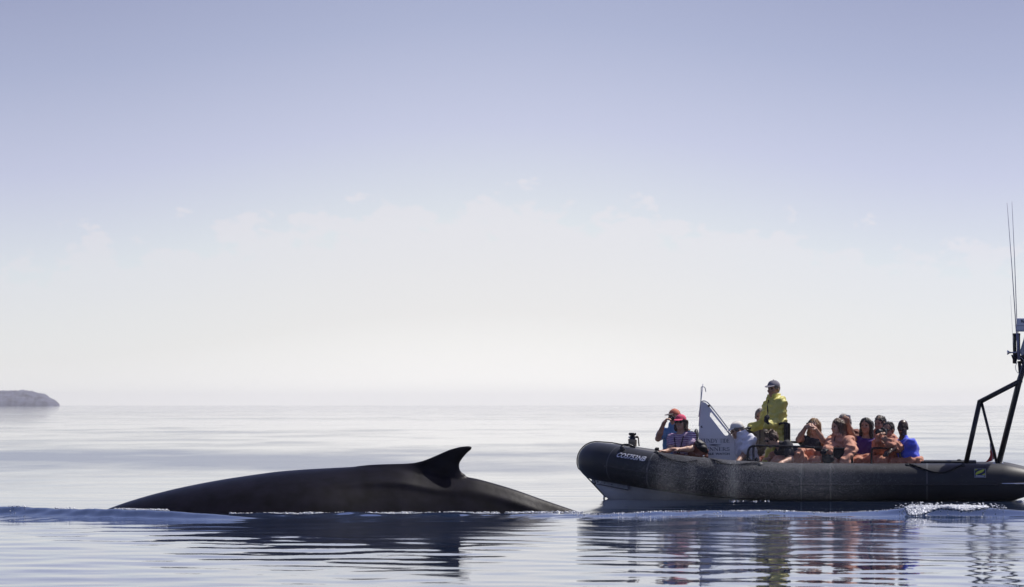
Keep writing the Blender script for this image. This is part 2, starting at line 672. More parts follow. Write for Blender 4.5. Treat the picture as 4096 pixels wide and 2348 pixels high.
xs = list(np.arange(0, 17.0, 0.115)) + list(np.arange(17.0, 60.0, 0.55)) + geo_steps(60.0, 7000.0, 24)
xs = np.array([-v for v in xs[::-1] if v > 0] + xs)
ys = np.concatenate([-np.array(geo_steps(60.0, 3000.0, 8)[::-1]), np.arange(-60, 26, 3.0), np.arange(26, 50, 0.16), np.arange(50, 57, 0.06),
                     np.arange(57, 68, 0.11), np.arange(68, 110, 0.26), np.arange(110, 420, 0.95), 420 + np.array(geo_steps(1.2, 6580.0, 60))])
XX, YY = np.meshgrid(xs, ys, indexing='ij')
ZZ = sea_height(XX, YY)
nx, ny = XX.shape
ii, jj = np.meshgrid(np.arange(nx - 1), np.arange(ny - 1), indexing='ij')
SQ = np.stack([ii * ny + jj, (ii + 1) * ny + jj, (ii + 1) * ny + jj + 1, ii * ny + jj + 1], -1).reshape(-1, 4)

m_sea = bpy.data.materials.new('sea_water')
m_sea.use_nodes = True
t = m_sea.node_tree
p = t.nodes['Principled BSDF']
p.inputs['Base Color'].default_value = (0.018, 0.032, 0.072, 1)
p.inputs['IOR'].default_value = 1.333
co = t.nodes.new('ShaderNodeTexCoord')


def sea_noise(scale, detail, sx=1.0, sy=1.0, rough=0.5):
    mp = t.nodes.new('ShaderNodeMapping')
    mp.inputs['Scale'].default_value = (sx, sy, 1)
    t.links.new(co.outputs['Object'], mp.inputs['Vector'])
    n = t.nodes.new('ShaderNodeTexNoise')
    n.inputs['Scale'].default_value = scale
    n.inputs['Detail'].default_value = detail
    n.inputs['Roughness'].default_value = rough
    t.links.new(mp.outputs[0], n.inputs['Vector'])
    return n.outputs['Fac']


# cat's paws: patches of fine ripples (rougher) between slicks (smooth)
patch = nmath('ADD', nmath('MULTIPLY', sea_noise(0.16, 4.0, 1.1, 0.32, 0.6), 0.55, tree=t), nmath('MULTIPLY', sea_noise(0.02, 3.0, 1.0, 0.8, 0.5), 0.45, tree=t), tree=t)
rr = t.nodes.new('ShaderNodeMapRange')
rr.inputs['From Min'].default_value = 0.46
rr.inputs['From Max'].default_value = 0.72
rr.inputs['To Min'].default_value = 0.012
rr.inputs['To Max'].default_value = 0.13
at_ = t.nodes.new('ShaderNodeAttribute')
at_.attribute_name = 'ruffle'
t.links.new(nmath('ADD', patch, nmath('MULTIPLY', at_.outputs['Fac'], 0.16, tree=t), tree=t), rr.inputs['Value'])
t.links.new(rr.outputs[0], p.inputs['Roughness'])
b1 = t.nodes.new('ShaderNodeBump')
b1.inputs['Strength'].default_value = 1.0
b1.inputs['Distance'].default_value = 0.004
t.links.new(sea_noise(1.4, 3.0, 1.0, 0.8), b1.inputs['Height'])
b2 = t.nodes.new('ShaderNodeBump')
b2.inputs['Strength'].default_value = 1.0
b2.inputs['Distance'].default_value = 0.028
t.links.new(sea_noise(0.12, 3.0, 1.6, 0.5), b2.inputs['Height'])
t.links.new(b1.outputs[0], b2.inputs['Normal'])
t.links.new(b2.outputs[0], p.inputs['Normal'])
sea = obj('sea', (np.stack([XX, YY, ZZ], -1).reshape(-1, 3), SQ), m_sea)
# gusts: where a breath of wind ruffles the surface
RUF = np.zeros(XX.shape)
for gx_, gy_, ra_, rb_, s_ in ((-11.5, 112, 9, 26, 1.0), (-4, 98, 5, 14, 0.6), (9, 120, 10, 25, 0.45), (-16, 190, 10, 40, 0.5), (22, 240, 16, 60, 0.5), (2, 175, 6, 18, -0.5), (1, 330, 30, 70, -0.5), (14, 85, 8, 10, 0.4), (4.6, 45, 6, 7, 0.55)):
    RUF += s_ * np.exp(-((XX - gx_) / ra_) ** 2 - ((YY - gy_) / rb_) ** 2)
RUF += 0.34 * np.exp(-((YY - 120) / 48.0) ** 2)
at_r = sea.data.attributes.new('ruffle', 'FLOAT', 'POINT')
at_r.data.foreach_set('value', RUF.ravel().astype(np.float32))
set_props(sea, 'calm pale blue sea with gentle ripples and the wake of the whale', 'sea', kind='structure')

# ------------------------------------------------------------------ haze over the sea
m_haze = bpy.data.materials.new('haze_air')
m_haze.use_nodes = True
t = m_haze.node_tree
t.nodes.remove(t.nodes['Principled BSDF'])
pv = t.nodes.new('ShaderNodeVolumePrincipled')
pv.inputs['Color'].default_value = (1.0, 0.99, 0.965, 1)
pv.inputs['Density'].default_value = 0.85e-4
pv.inputs['Anisotropy'].default_value = 0.3
t.links.new(pv.outputs[0], t.nodes['Material Output'].inputs['Volume'])
bm = bmesh.new()
bmesh.ops.create_cube(bm, size=1.0)
for v in bm.verts:
    v.co = (v.co.x * 15000, v.co.y * 11000 + 2000, v.co.z * 23 + 8.0)
hz = obj('haze', bm, m_haze, smooth=False)
set_props(hz, 'pale sea haze', 'haze', kind='stuff')

# ------------------------------------------------------------------ the headland on the horizon
ILY = 4000.0
prof = [(-560, 1590), (-420, 1568), (-250, 1560), (-120, 1563), (-40, 1560), (60, 1560), (130, 1562), (155, 1569), (185, 1578), (205, 1590), (225, 1601), (238, 1616), (243, 1634)]
pp = np.array([atY(a, b, ILY)[[0, 2]] for a, b in prof])
gx = np.linspace(pp[0, 0], pp[-1, 0], 260)
gy = np.linspace(-60, 120, 40)
GX, GY = np.meshgrid(gx, gy, indexing='ij')
top = np.interp(GX, pp[:, 0], pp[:, 1])
across = np.where(GY < 0, np.clip(1 + GY / 60.0, 0, 1) ** 0.45, np.clip(1 - GY / 120.0, 0, 1) ** 0.7)
# rough rock and low trees
rn = np.zeros(GX.shape)
r2 = np.random.default_rng(5)
for j in range(24):
    a = r2.random() * 6.28
    k = 6.28 / (4 + 22 * r2.random())
    rn += np.sin(k * math.cos(a) * GX + k * math.sin(a) * GY * 0.6 + r2.random() * 6.28)
rn2 = np.zeros(GX.shape)
for j in range(20):
    a = r2.random() * 6.28
    k = 6.28 / (1.6 + 3.0 * r2.random())
    rn2 += np.sin(k * math.cos(a) * GX + k * math.sin(a) * GY * 0.5 + r2.random() * 6.28)
GZ = rn2 * 0.035 * np.clip(top / 9 - 0.1, 0, 1) * np.clip(across * 2, 0, 1) + top * across + rn * 0.17 * np.clip(top / 8, 0, 1) * np.clip(across * 2, 0, 1) - 0.5
m_hazed_rock = mat('haze_tinted_rock', (0.085, 0.088, 0.13), 0.9, 0.2, var=0.6, vscale=0.16)  # the haze's blue is partly put into the rock colour
n1, n2 = GX.shape
a1, a2 = np.meshgrid(np.arange(n1 - 1), np.arange(n2 - 1), indexing='ij')
IQ = np.stack([a1 * n2 + a2, (a1 + 1) * n2 + a2, (a1 + 1) * n2 + a2 + 1, a1 * n2 + a2 + 1], -1).reshape(-1, 4)
isl = obj('headland', (np.stack([GX * (ILY + GY) / ILY, GY + ILY, GZ], -1).reshape(-1, 3), IQ), m_hazed_rock)
set_props(isl, 'low rocky headland fading into haze on the horizon', 'headland', kind='structure')

# ------------------------------------------------------------------ the whale
WY = 56.3
wtop = [(330, 2075), (430, 2036), (500, 2010), (600, 1980), (700, 1955), (800, 1934), (900, 1916), (1000, 1901), (1100, 1887), (1200, 1878.5), (1300, 1873), (1400, 1868), (1500, 1863), (1560, 1862), (1620, 1866),
        (1690, 1882), (1780, 1899), (1850, 1905), (1900, 1912), (1950, 1926), (2000, 1940), (2050, 1955), (2100, 1972), (2150, 1991), (2200, 2008), (2250, 2025), (2300, 2042), (2345, 2058), (2420, 2092)]
wp = np.array([atY(a, b, WY)[[0, 2]] for a, b in wtop])
H = 0.02
x0, x1 = wp[0, 0] - 0.1, wp[-1, 0] + 0.1
vx = np.arange(x0, x1, H)
vy = np.arange(-1.35, 1.35, H)
vz = np.arange(-0.5, 1.12, H)
# a smooth line through the back's points
zt = np.interp(vx, wp[:, 0], wp[:, 1])
ker = np.exp(-np.linspace(-2, 2, 25) ** 2)
ker /= ker.sum()
zt = np.convolve(np.pad(zt, 12, mode='edge'), ker, mode='valid')
wid = np.interp(px_of(vx, WY), [330, 450, 700, 1000, 1300, 1600, 1800, 2000, 2150, 2300, 2380], [0.5, 0.75, 1.05, 1.2, 1.12, 0.86, 0.70, 0.52, 0.38, 0.26, 0.2])
dep = np.interp(px_of(vx, WY), [330, 700, 1000, 1600, 1800, 2000, 2300, 2380], [0.6, 0.95, 1.1, 1.1, 1.0, 0.8, 0.5, 0.4])
pw = np.interp(px_of(vx, WY), [330, 800, 1250, 1550, 2000, 2380], [2.0, 2.0, 1.7, 1.32, 1.35, 1.6])
smooth_k = np.exp(-np.linspace(-2.2, 2.2, 61) ** 2)
smooth_k /= smooth_k.sum()
wid, dep, pw = (np.convolve(np.pad(a_, 30, mode='edge'), smooth_k, mode='valid') for a_ in (wid, dep, pw))
X3, Y3, Z3 = vx[:, None, None], vy[None, :, None], vz[None, None, :]
wi, de, zz = wid[:, None, None], dep[:, None, None], zt[:, None, None]
# round in front, a raised ridge along the back towards the tail
pe = pw[:, None, None]
ay, az = np.sqrt((Y3 / wi) ** 2 + 0.0025), np.abs((Z3 - (zz - de)) / de)
q = (ay ** pe + az ** pe) ** (1 / pe) + 1e-6
q = q / (0.05 ** pe + 1.0) ** (1 / pe)
gy = (ay / q) ** (pe - 1) / wi
gz = (az / q) ** (pe - 1) / de
D = ((q - 1) / (np.sqrt(gy * gy + gz * gz) + 1e-6)).astype(np.float32)


def whale_edge(x):
    """Depth at which the whale's near side meets the water at x, nan where it is under."""
    z_, d_, w_, p_ = np.interp(x, vx, zt), np.interp(x, vx, dep), np.interp(x, vx, wid), np.interp(x, vx, pw)
    a = np.clip(np.abs(d_ - z_) / d_, 0, 1)
    return np.where(z_ > 0, WY - w_ * (1 - a ** p_) ** (1 / p_), np.nan)



# shallow folds along the flank
D = D - (0.020 * np.exp(-((Z3 - (zz - 0.21)) / 0.055) ** 2) * np.exp(-((X3 + 1.55) / 0.75) ** 2)).astype(np.float32)
D = D - (0.016 * np.exp(-((Z3 - (zz - 0.17)) / 0.06) ** 2) * np.exp(-((X3 - 0.2) / 0.8) ** 2)).astype(np.float32)
fin_px = [(1400, 1892), (1440, 1872), (1480, 1865.5), (1520, 1863), (1560, 1860.5), (1610, 1857), (1660, 1851), (1690, 1844), (1720, 1833), (1760, 1815.5), (1800, 1798), (1840, 1787.5), (1870, 1784.5), (1884, 1786), (1889, 1790), (1884, 1798), (1872, 1808), (1860, 1820), (1849, 1834), (1839, 1849),
          (1836, 1862), (1838, 1877), (1845, 1889), (1856, 1899), (1850, 1930), (1580, 1930)]
fp = np.array([atY(a, b, WY)[[0, 2]] for a, b in fin_px])
GX2, GZ2 = np.meshgrid(vx, vz, indexing='ij')
d2 = np.full(GX2.shape, 1e9)
inside = np.zeros(GX2.shape, bool)
for a in range(len(fp)):
    A, B = fp[a], fp[(a + 1) % len(fp)]
    e = B - A
    tt = np.clip(((GX2 - A[0]) * e[0] + (GZ2 - A[1]) * e[1]) / (e @ e), 0, 1)
    d2 = np.minimum(d2, np.hypot(GX2 - A[0] - tt * e[0], GZ2 - A[1] - tt * e[1]))
    cond = ((A[1] > GZ2) != (B[1] > GZ2)) & (GX2 < (B[0] - A[0]) * (GZ2 - A[1]) / (B[1] - A[1] + 1e-12) + A[0])
    inside ^= cond
s2 = np.where(inside, -d2, d2)
thick = 0.012 + 0.075 * np.clip(-s2 / 0.16, 0, 1) ** 0.6
flat = np.abs(Y3) - thick[:, None, :]
Df = np.maximum(flat, s2[:, None, :]).astype(np.float32)
Df = np.where((s2[:, None, :] > 0), np.sqrt(np.maximum(s2[:, None, :], 0) ** 2 + np.maximum(np.abs(Y3) - 0.012, 0) ** 2).astype(np.float32), Df)
kk = 0.07
hh = np.maximum(kk - np.abs(D - Df), 0) / kk
D = np.minimum(D, Df) - hh * hh * kk * 0.25
WV, WF = nets(D.astype(np.float32), np.array([vx[0], vy[0] + WY, vz[0]]), H)
m_whale = mat('whale_skin', (0.0056, 0.0051, 0.0094), 0.37, 0.065, var=0.55, vscale=5.0, bump=0.002, bscale=12.0)
whale = top_obj('whale', (WV, WF), m_whale, 'dark whale arching its back out of the sea with its hooked dorsal fin up', 'whale')
# ------------------------------------------------------------------ the boat
m_tube = mat('black_rubber_fabric', (0.024, 0.026, 0.031), 0.46, 0.35, var=0.22, vscale=2.5, bump=0.0012, bscale=90.0)
m_tape = mat('grey_seam_tape', (0.075, 0.08, 0.09), 0.5, 0.4)
m_hull = mat('pale_grey_hull', (0.86, 0.87, 0.87), 0.38, 0.5, var=0.10, vscale=3.0)
m_plate = mat('grey_metal_strip', (0.40, 0.42, 0.45), 0.4, 0.5, var=0.1, vscale=20.0)
m_bolt = mat('dark_bolt', (0.06, 0.06, 0.07), 0.4, 0.5)
m_black = mat('black_painted_metal', (0.010, 0.010, 0.013), 0.32, 0.5, var=0.15, vscale=12.0)
m_pad = mat('black_vinyl_pad', (0.016, 0.017, 0.020), 0.55, 0.4, var=0.3, vscale=15.0, bump=0.002, bscale=60.0)
m_rope = mat('dark_rope', (0.03, 0.03, 0.035), 0.8, 0.2, bump=0.003, bscale=180.0)
m_tanrope = mat('tan_rope', (0.30, 0.26, 0.20), 0.85, 0.2, bump=0.003, bscale=160.0)
m_white = mat('white_gelcoat', (0.78, 0.78, 0.80), 0.3, 0.5, var=0.04, vscale=5.0)
m_whitemark = mat('white_lettering', (0.82, 0.82, 0.84), 0.5, 0.4)
m_navymark = mat('dark_blue_lettering', (0.05, 0.05, 0.075), 0.5, 0.4)
m_steel = mat('bright_steel', (0.62, 0.63, 0.65), 0.22, 0.5, metal=1.0)
m_deck = mat('grey_deck', (0.16, 0.17, 0.18), 0.7, 0.3, var=0.15, vscale=20.0, bump=0.002, bscale=120.0)
m_navy = mat('navy_badge', (0.012, 0.016, 0.06), 0.35, 0.5)
m_lime = mat('lime_badge', (0.50, 0.58, 0.06), 0.4, 0.5)
m_amber = mat('dark_olive_plastic', (0.055, 0.06, 0.035), 0.25, 0.5)
m_cable = mat('pale_cable', (0.55, 0.56, 0.6), 0.5, 0.4)
m_whip = mat('grey_blue_whip', (0.30, 0.31, 0.42), 0.4, 0.5)

boat = thing('inflatable_boat', BO, 'long black inflatable tour boat with white bow sign and black radar arch', 'boat')
R = 0.285


def fwd_of(P):
    return float(np.dot(np.asarray(P) - BO, BF))


def project(P):
    d = np.asarray(P, float) - CAM
    yc = d[1] * _cp + d[2] * _sp
    zc = -d[1] * _sp + d[2] * _cp
    return 2048 + F_PX * d[0] / yc, 1174 - F_PX * zc / yc


ctrl = [(3200, 1853, -1.02), (3060, 1847.5, -1.02), (2940, 1841, -1.018), (2769, 1826, -0.968), (2640, 1810, -0.85), (2545, 1795, -0.67), (2466, 1781, -0.43), (2412, 1773, -0.21), (2386, 1769, 0.0)]
half = [at(a, b, c) - np.array([0, 0, R]) for a, b, c in ctrl]
ub = fwd_of(half[0])
stern_u = fwd_of(at(4012, 1850, -1.02))
tip_u = fwd_of(at(4215, 1900, -1.02))
zs = half[0][2]
straight = [bl(u, -1.02, zs) for u in np.linspace(stern_u, ub, 16)[:-1]]
curve = spline(np.array([bl(ub - 0.6, -1.02, zs)] + half + [bl(fwd_of(half[-2]), 0.21, half[-2][2])]), 7)[7:-7]


def mirror(P):
    P = np.asarray(P)
    l = float(np.dot(P - BO, BA))
    return P - 2 * l * BA


near = straight + list(curve)
cone_u = np.linspace(tip_u, stern_u, 9)[:-1]
cone_r = R * np.array([0.10, 0.33, 0.47, 0.585, 0.69, 0.79, 0.88, 0.955])
cone = [bl(u, -1.02, zs + (R - r) * 0.12) for u, r in zip(cone_u, cone_r)]
SP = np.array(cone + near + [mirror(P) for P in near[::-1][1:]] + [mirror(P) for P in cone[::-1]])
RR = np.array(list(cone_r) + [R] * (len(near) * 2 - 1) + list(cone_r[::-1]))
tube = obj('tube', sweep(SP, RR, 36), m_tube, boat)
# finely sampled near half of the spine, for laying things on the tube
seg = np.linalg.norm(np.diff(SP[:len(cone) + len(near)], axis=0), axis=1)
SARC = np.concatenate([[0], np.cumsum(seg)])
SNEAR = SP[:len(cone) + len(near)]


def spine_at(s):
    P = np.array([np.interp(s, SARC, SNEAR[:, i]) for i in range(3)])
    A = np.array([np.interp(s - 0.03, SARC, SNEAR[:, i]) for i in range(3)])
    B = np.array([np.interp(s + 0.03, SARC, SNEAR[:, i]) for i in range(3)])
    T = (B - A) / np.linalg.norm(B - A)
    out = np.cross(np.array([0, 0, 1.0]), T)         # level, away from the boat's middle
    out /= np.linalg.norm(out)
    if np.dot(out, -BA) < 0 and np.dot(out, BF) < 0.2:
        out = -out
    up = np.cross(T, out)
    if up[2] < 0:
        up = -up
    return P, T, out, up


def on_tube(s, phi, off=0.003):
    """A point on the near tube: S along the spine from the stern, PHI from its top towards the camera."""
    P, T, out, up = spine_at(s)
    return P + (R + off) * (math.cos(phi) * up + math.sin(phi) * out)


def tube_hit(px, py, off=0.003):
    """Where the photograph's pixel meets the tube: (s, phi)."""
    best = None
    s = 1.0
    ss = np.linspace(SARC[len(cone)], SARC[-1], 160)
    for phi in np.linspace(-0.2, 2.4, 40):
        pass
    s, phi = 0.5 * SARC[-1], 0.8
    grid = [(a, b) for a in np.linspace(SARC[len(cone)], SARC[-1], 40) for b in np.linspace(0, 2.2, 16)]
    d = [(np.hypot(*(np.array(project(on_tube(a, b, off))) - (px, py))), a, b) for a, b in grid]
    _, s, phi = min(d)
    sa, sb = 0.1, 0.1
    for _ in range(14):
        c = [(np.hypot(*(np.array(project(on_tube(s + i * sa, phi + j * sb, off))) - (px, py))), s + i * sa, phi + j * sb) for i in (-1, 0, 1) for j in (-1, 0, 1)]
        _, s2, p2 = min(c)
        if s2 == s and p2 == phi:
            sa *= 0.5
            sb *= 0.5
        s, phi = s2, p2
    return s, phi


def ring(s, w, off, phis=(-2.6, 2.6), n=30):
    V, F = [], []
    for i, a in enumerate(np.linspace(phis[0], phis[1], n)):
        V += [on_tube(s - w / 2, a, off), on_tube(s + w / 2, a, off)]
        if i:
            F.append((2 * i - 2, 2 * i, 2 * i + 1, 2 * i - 1))
    return np.array(V), np.array(F)


for px, py in ((2447, 1805), (2606, 1826), (3205, 1880), (3322, 1880), (3708, 1880)):
    s, _ = tube_hit(px, py)
    obj('seam_tape', ring(s, 0.022, 0.0025), m_tape, tube)
# rubbing strake along the near side
sA, _ = tube_hit(3990, 1940)
sB, _ = tube_hit(2420, 1890)
ssk = np.linspace(sA, sB, 70)
obj('rubbing_strake', sweep([on_tube(s, 1.66, 0.004) for s in ssk], 0.014, 6), m_tube, tube)
sC = 0.12
obj('cone_strake', sweep([bl(u, -1.02 - rr, zs - 0.005) for u, rr in zip(np.linspace(tip_u + 0.05, stern_u + 0.02, 10), np.interp(np.linspace(tip_u + 0.05, stern_u + 0.02, 10), cone_u, cone_r) + 0.006)], 0.012, 8), m_steel, tube)

# hull: a deep V under the tubes
stem = [(2366, 1925), (2388, 1950), (2410, 1974), (2428, 1994)]
keel_u = [fwd_of(at(a, b, 0)) for a, b in stem]
keel_z = [at(a, b, 0)[2] for a, b in stem]
ust = np.linspace(stern_u - 0.1, keel_u[0], 30)
ku = np.array([stern_u - 0.1, ub + 0.4, fwd_of(at(2600, 2000, 0)), keel_u[3] - 0.10] + keel_u[::-1])
kz = np.array([-0.38, -0.38, -0.24, -0.09] + keel_z[::-1])
spu = np.array([fwd_of(P) for P in near])
spl = np.array([float(np.dot(P - BO, BA)) for P in near])
spz = np.array([P[2] for P in near])
HV, HF = [], []
W = 9
for u in ust:
    zk = np.interp(u, ku, kz)
    lc = -np.interp(u, spu, spl) * 0.93
    lc = min(lc, max(0.0, (keel_u[0] - u) * 1.25)) if u > ub else lc
    zc = np.interp(u, spu, spz) - R * 0.90
    zc = max(zc, zk + 0.001)
    for j in range(-W, W + 1):
        f = j / W
        e = abs(f)
        # flared topsides: fuller towards the stern
        HV.append(bl(u, lc * f, zk + (zc - zk) * (e ** 1.7 if u > ub else e ** 1.3)))
n = 2 * W + 1
for i in range(len(ust) - 1):
    for j in range(n - 1):
        HF.append((i * n + j, (i + 1) * n + j, (i + 1) * n + j + 1, i * n + j + 1))
HF.append(tuple(range(n)))
hull = obj('hull', (HV, HF), m_hull, boat)
# bolted metal strip where hull and tube meet at the bow
for nm, off in (('bow_strip', 0),):
    pts = [(2374, 1916), (2386, 1918), (2425, 1925), (2470, 1934), (2512, 1942)]

    def hull_lat(px, py):
        # nearest lateral at which the flared hull passes this pixel
        for l in np.linspace(-1.0, 0, 201):
            P = at(px, py, l)
            u = fwd_of(P)
            if u > keel_u[0]:
                continue
            lc = -np.interp(u, spu, spl) * 0.93
            lc = min(lc, max(0.0, (keel_u[0] - u) * 1.25)) if u > ub else lc
            zk = np.interp(u, ku, kz)
            zc = max(np.interp(u, spu, spz) - R * 0.90, zk + 0.001)
            e = min(max((P[2] - zk) / (zc - zk), 0), 1.2)
            if abs(l) <= lc * e ** 0.59 + 1e-3:
                return l
        return -0.02
    prev = None
    V, F = [], []
    for i, (a, b) in enumerate(pts):
        l = min(hull_lat(a, b + 8), hull_lat(a, b)) - 0.035
        V += [at(a, b, l), at(a, b + 17, l + 0.01), at(a, b + 17, l + 0.03), at(a, b, l + 0.03)]
        if i:
            k = 4 * i
            F += [(k - 4, k, k + 1, k - 3), (k - 3, k + 1, k + 2, k - 2), (k - 1, k - 4 + 3, k + 3, k) if False else (k - 1, k + 3, k, k - 4), (k - 2, k + 2, k + 3, k - 1)]
    F += [(0, 1, 2, 3), (len(V) - 4, len(V) - 1, len(V) - 2, len(V) - 3)]
    strip = obj(nm, (V, F), m_plate, hull, smooth=False)
    for a, b in ((2377, 1924), (2391, 1928), (2420, 1933), (2448, 1939), (2478, 1946), (2507, 1953)):
        l = min(hull_lat(a, b), hull_lat(a, b + 6)) - 0.038
        P = at(a, b - 1, l)
        obj('bolt', lathe([(0, -0.004), (0.011, -0.004), (0.011, 0.006), (0.006, 0.010), (0, 0.010)], P, -BA, 8), m_bolt, strip)

edge_pts = [at(a, b + 18, min(hull_lat(a, b + 8), hull_lat(a, b)) - 0.03) for a, b in pts]
obj('strip_edge', sweep(np.array(edge_pts), 0.007, 6), m_bolt, hull)
obj('strip_clamp', box_bm(edge_pts[0] + np.array([0.03, -0.01, 0.03]), (0.014, 0.03, 0.075), BOATAX, 0.003), m_bolt, hull)
# deck, floor and seats inside the tubes
du0, du1 = stern_u + 0.05, ub + 2.1
V, F = [], []
us = np.linspace(du0, du1, 24)
for u in us:
    w = -np.interp(u, spu, spl) - 0.1
    zd = 0.075 if u < ub + 1.0 else 0.075 + (u - ub - 1.0) * 0.16
    V += [bl(u, -w, zd), bl(u, w, zd)]
F = [(2 * i, 2 * i + 2, 2 * i + 3, 2 * i + 1) for i in range(len(us) - 1)]
obj('deck', (V, F), m_deck, boat, smooth=False)
# foredeck between the bow tubes
V, F = [], []
us = np.linspace(ub + 1.65, fwd_of(half[-1]) - 0.03, 14)
for u in us:
    w = -np.interp(u, spu, spl) - 0.02
    zd = np.interp(u, spu, spz) + 0.12
    V += [bl(u, -w, zd), bl(u, 0, zd + 0.015), bl(u, w, zd)]
F = [q for i in range(len(us) - 1) for q in ((3 * i, 3 * i + 3, 3 * i + 4, 3 * i + 1), (3 * i + 1, 3 * i + 4, 3 * i + 5, 3 * i + 2))]
obj('foredeck', (V, F), m_deck, boat, smooth=False)
obj('transom', box_bm(bl(stern_u + 0.1, 0, 0.2), (0.08, 1.7, 0.6), BOATAX, 0.02), m_deck, boat)

# mooring post on the foredeck
pc = at(2530, 1795, 0.0)
top = at(2530, 1733, 0.0)[2]
hgt = top - pc[2]
post = obj('mooring_post', lathe([(0, -0.2), (0.046, -0.2), (0.046, hgt * 0.80), (0.036, hgt * 0.82), (0.036, hgt * 0.86), (0.056, hgt * 0.87), (0.058, hgt), (0.05, hgt + 0.008), (0, hgt + 0.008)], pc, (0, 0, 1), 18), m_black, boat)
for i in range(6):
    c = pc + np.array([0, 0, hgt * (0.20 + 0.075 * i)])
    a = np.linspace(0, 2 * math.pi, 22)
    obj('rope_turn', sweep([c + np.array([0.058 * math.cos(q), 0.058 * math.sin(q), 0.006 * math.sin(q + i)]) for q in a], 0.010, 6, cap=False), m_tanrope, post)
hk = spline([pc + np.array([0.03, -0.055, hgt * 0.72]), pc + np.array([0.07, -0.05, hgt * 0.80]), pc + np.array([0.088, -0.04, hgt * 0.66]), pc + np.array([0.092, -0.04, hgt * 0.40]), pc + np.array([0.10, -0.04, hgt * 0.18])], 5)
obj('rope_end', sweep(hk, 0.011, 7), m_tanrope, post)
obj('cross_pin', sweep([pc + np.array([-0.06, -0.01, hgt * 0.74]), pc + np.array([0.075, -0.03, hgt * 0.74])], 0.013, 8), m_steel, post)
# valve with its handle on the near tube
s, phi = tube_hit(2489, 1797)
P, T, out, up = spine_at(s)
nv = math.cos(phi) * up + math.sin(phi) * out
valve = obj('valve', lathe([(0, -0.01), (0.05, -0.01), (0.05, 0.012), (0.034, 0.022), (0.030, 0.05), (0.02, 0.056), (0, 0.056)], on_tube(s, phi, 0), nv, 14), m_black, boat)
obj('handle', sweep(spline([on_tube(s + 0.05, phi - 0.1, 0.01), on_tube(s + 0.03, phi - 0.15, 0.05), on_tube(s - 0.04, phi - 0.35, 0.05), on_tube(s - 0.10, phi - 0.5, 0.02)], 4), 0.012, 8), m_black, valve)

# bow line: over the nose and down to the towing eye
bowline = [at(2518, 1784, 0.0), at(2450, 1774, 0.0) + np.array([0, 0, 0.012])]
zc0, c0 = half[-1][2], half[-1]
for a in np.linspace(math.radians(82), math.radians(200), 10):
    bowline.append(c0 + (R + 0.012) * (math.sin(a) * np.array([0, 0, 1]) - math.cos(a) * BF))
bowline.append(at(2428, 1989, 0.0) + BF * 0.02)
obj('bow_line', sweep(np.array(bowline), 0.009, 7), m_rope, boat)
obj('towing_eye', sweep([at(2428, 1989, 0.0) + BF * 0.045 + np.array([0, 0, z]) for z in (-0.03, 0.03)], 0.014, 8), m_steel, boat)

# lifeline draped in loops along the near tube
for pts in ([(2622, 1806), (2650, 1822), (2690, 1839), (2740, 1847), (2785, 1841), (2813, 1833), (2855, 1840), (2900, 1853), (2945, 1858), (2990, 1853), (3040, 1852)],
            [(3628, 1855), (3660, 1862), (3700, 1877), (3740, 1888), (3775, 1888), (3806, 1878), (3830, 1866), (3856, 1857)]):
    P3 = [on_tube(*tube_hit(a, b, 0.012), 0.012) for a, b in pts]
    obj('lifeline', sweep(spline(P3, 5), 0.014, 8), m_rope, boat)
for a, b in ((2626, 1808), (2813, 1834), (3040, 1856), (3632, 1858), (3852, 1860)):
    s, phi = tube_hit(a, b)
    P, T, out, up = spine_at(s)
    nv = math.cos(phi) * up + math.sin(phi) * out
    obj('rope_anchor', lathe([(0, -0.006), (0.05, -0.006), (0.045, 0.006), (0.02, 0.02), (0, 0.022)], on_tube(s, phi, 0), nv, 12), m_pad, boat)
s, phi = tube_hit(2813, 1832)
obj('snap_hook', sweep([on_tube(s - 0.01, phi, 0.03), on_tube(s + 0.012, phi, 0.034)], 0.009, 8), m_steel, boat)


# ---- lettering
def text_geo(txt, height, bold=0.0):
    cu = bpy.data.curves.new('lettering', 'FONT')
    cu.body = txt
    cu.size = 1.0
    cu.offset = bold
    cu.resolution_u = 3
    o = bpy.data.objects.new('lettering', cu)
    C.objects.link(o)
    me = bpy.data.meshes.new_from_object(o.evaluated_get(bpy.context.evaluated_depsgraph_get()))
    V = np.array([v.co[:2] for v in me.vertices])
    F = [tuple(p.vertices) for p in me.polygons]
    bpy.data.objects.remove(o)
    bpy.data.curves.remove(cu)
    bpy.data.meshes.remove(me)
    V[:, 0] -= V[:, 0].min()
    V[:, 1] -= V[:, 1].min()
    V *= height / V[:, 1].max()
    return V, F


s0, f0 = tube_hit(2464, 1828, 0.006)
s1, f1 = tube_hit(2579, 1846, 0.006)
TV, TF = text_geo('CO5753NB', 0.088, 0.022)
TV[:, 0] *= abs(s1 - s0) / TV[:, 0].max()
TV[:, 0] += TV[:, 1] * 0.22 - 0.008
obj('registration_number', ([on_tube(s0 - x, f0 + (f1 - f0) * x / abs(s1 - s0) - y / R, 0.0075) for x, y in TV], TF), m_whitemark, tube, smooth=False)

# square maker's badge near the stern
sa, fa = tube_hit(3898, 1910, 0.004)
sb, fb = tube_hit(3942, 1876, 0.004)
bw, bh = abs(sb - sa), abs(fb - fa)


def badge(u, v, off):
    return on_tube(sa - u * bw, fa - v * bh, off)


def badge_rows(rows, off):
    """ROWS: (v, left, right) from the bottom up."""
    V, F = [], []
    for i, (v, l, r) in enumerate(rows):
        V += [badge(l, v, off), badge((l + r) / 2, v, off), badge(r, v, off)]
        if i:
            k = 3 * i
            F += [(k - 3, k - 2, k + 1, k), (k - 2, k - 1, k + 2, k + 1)]
    return V, F


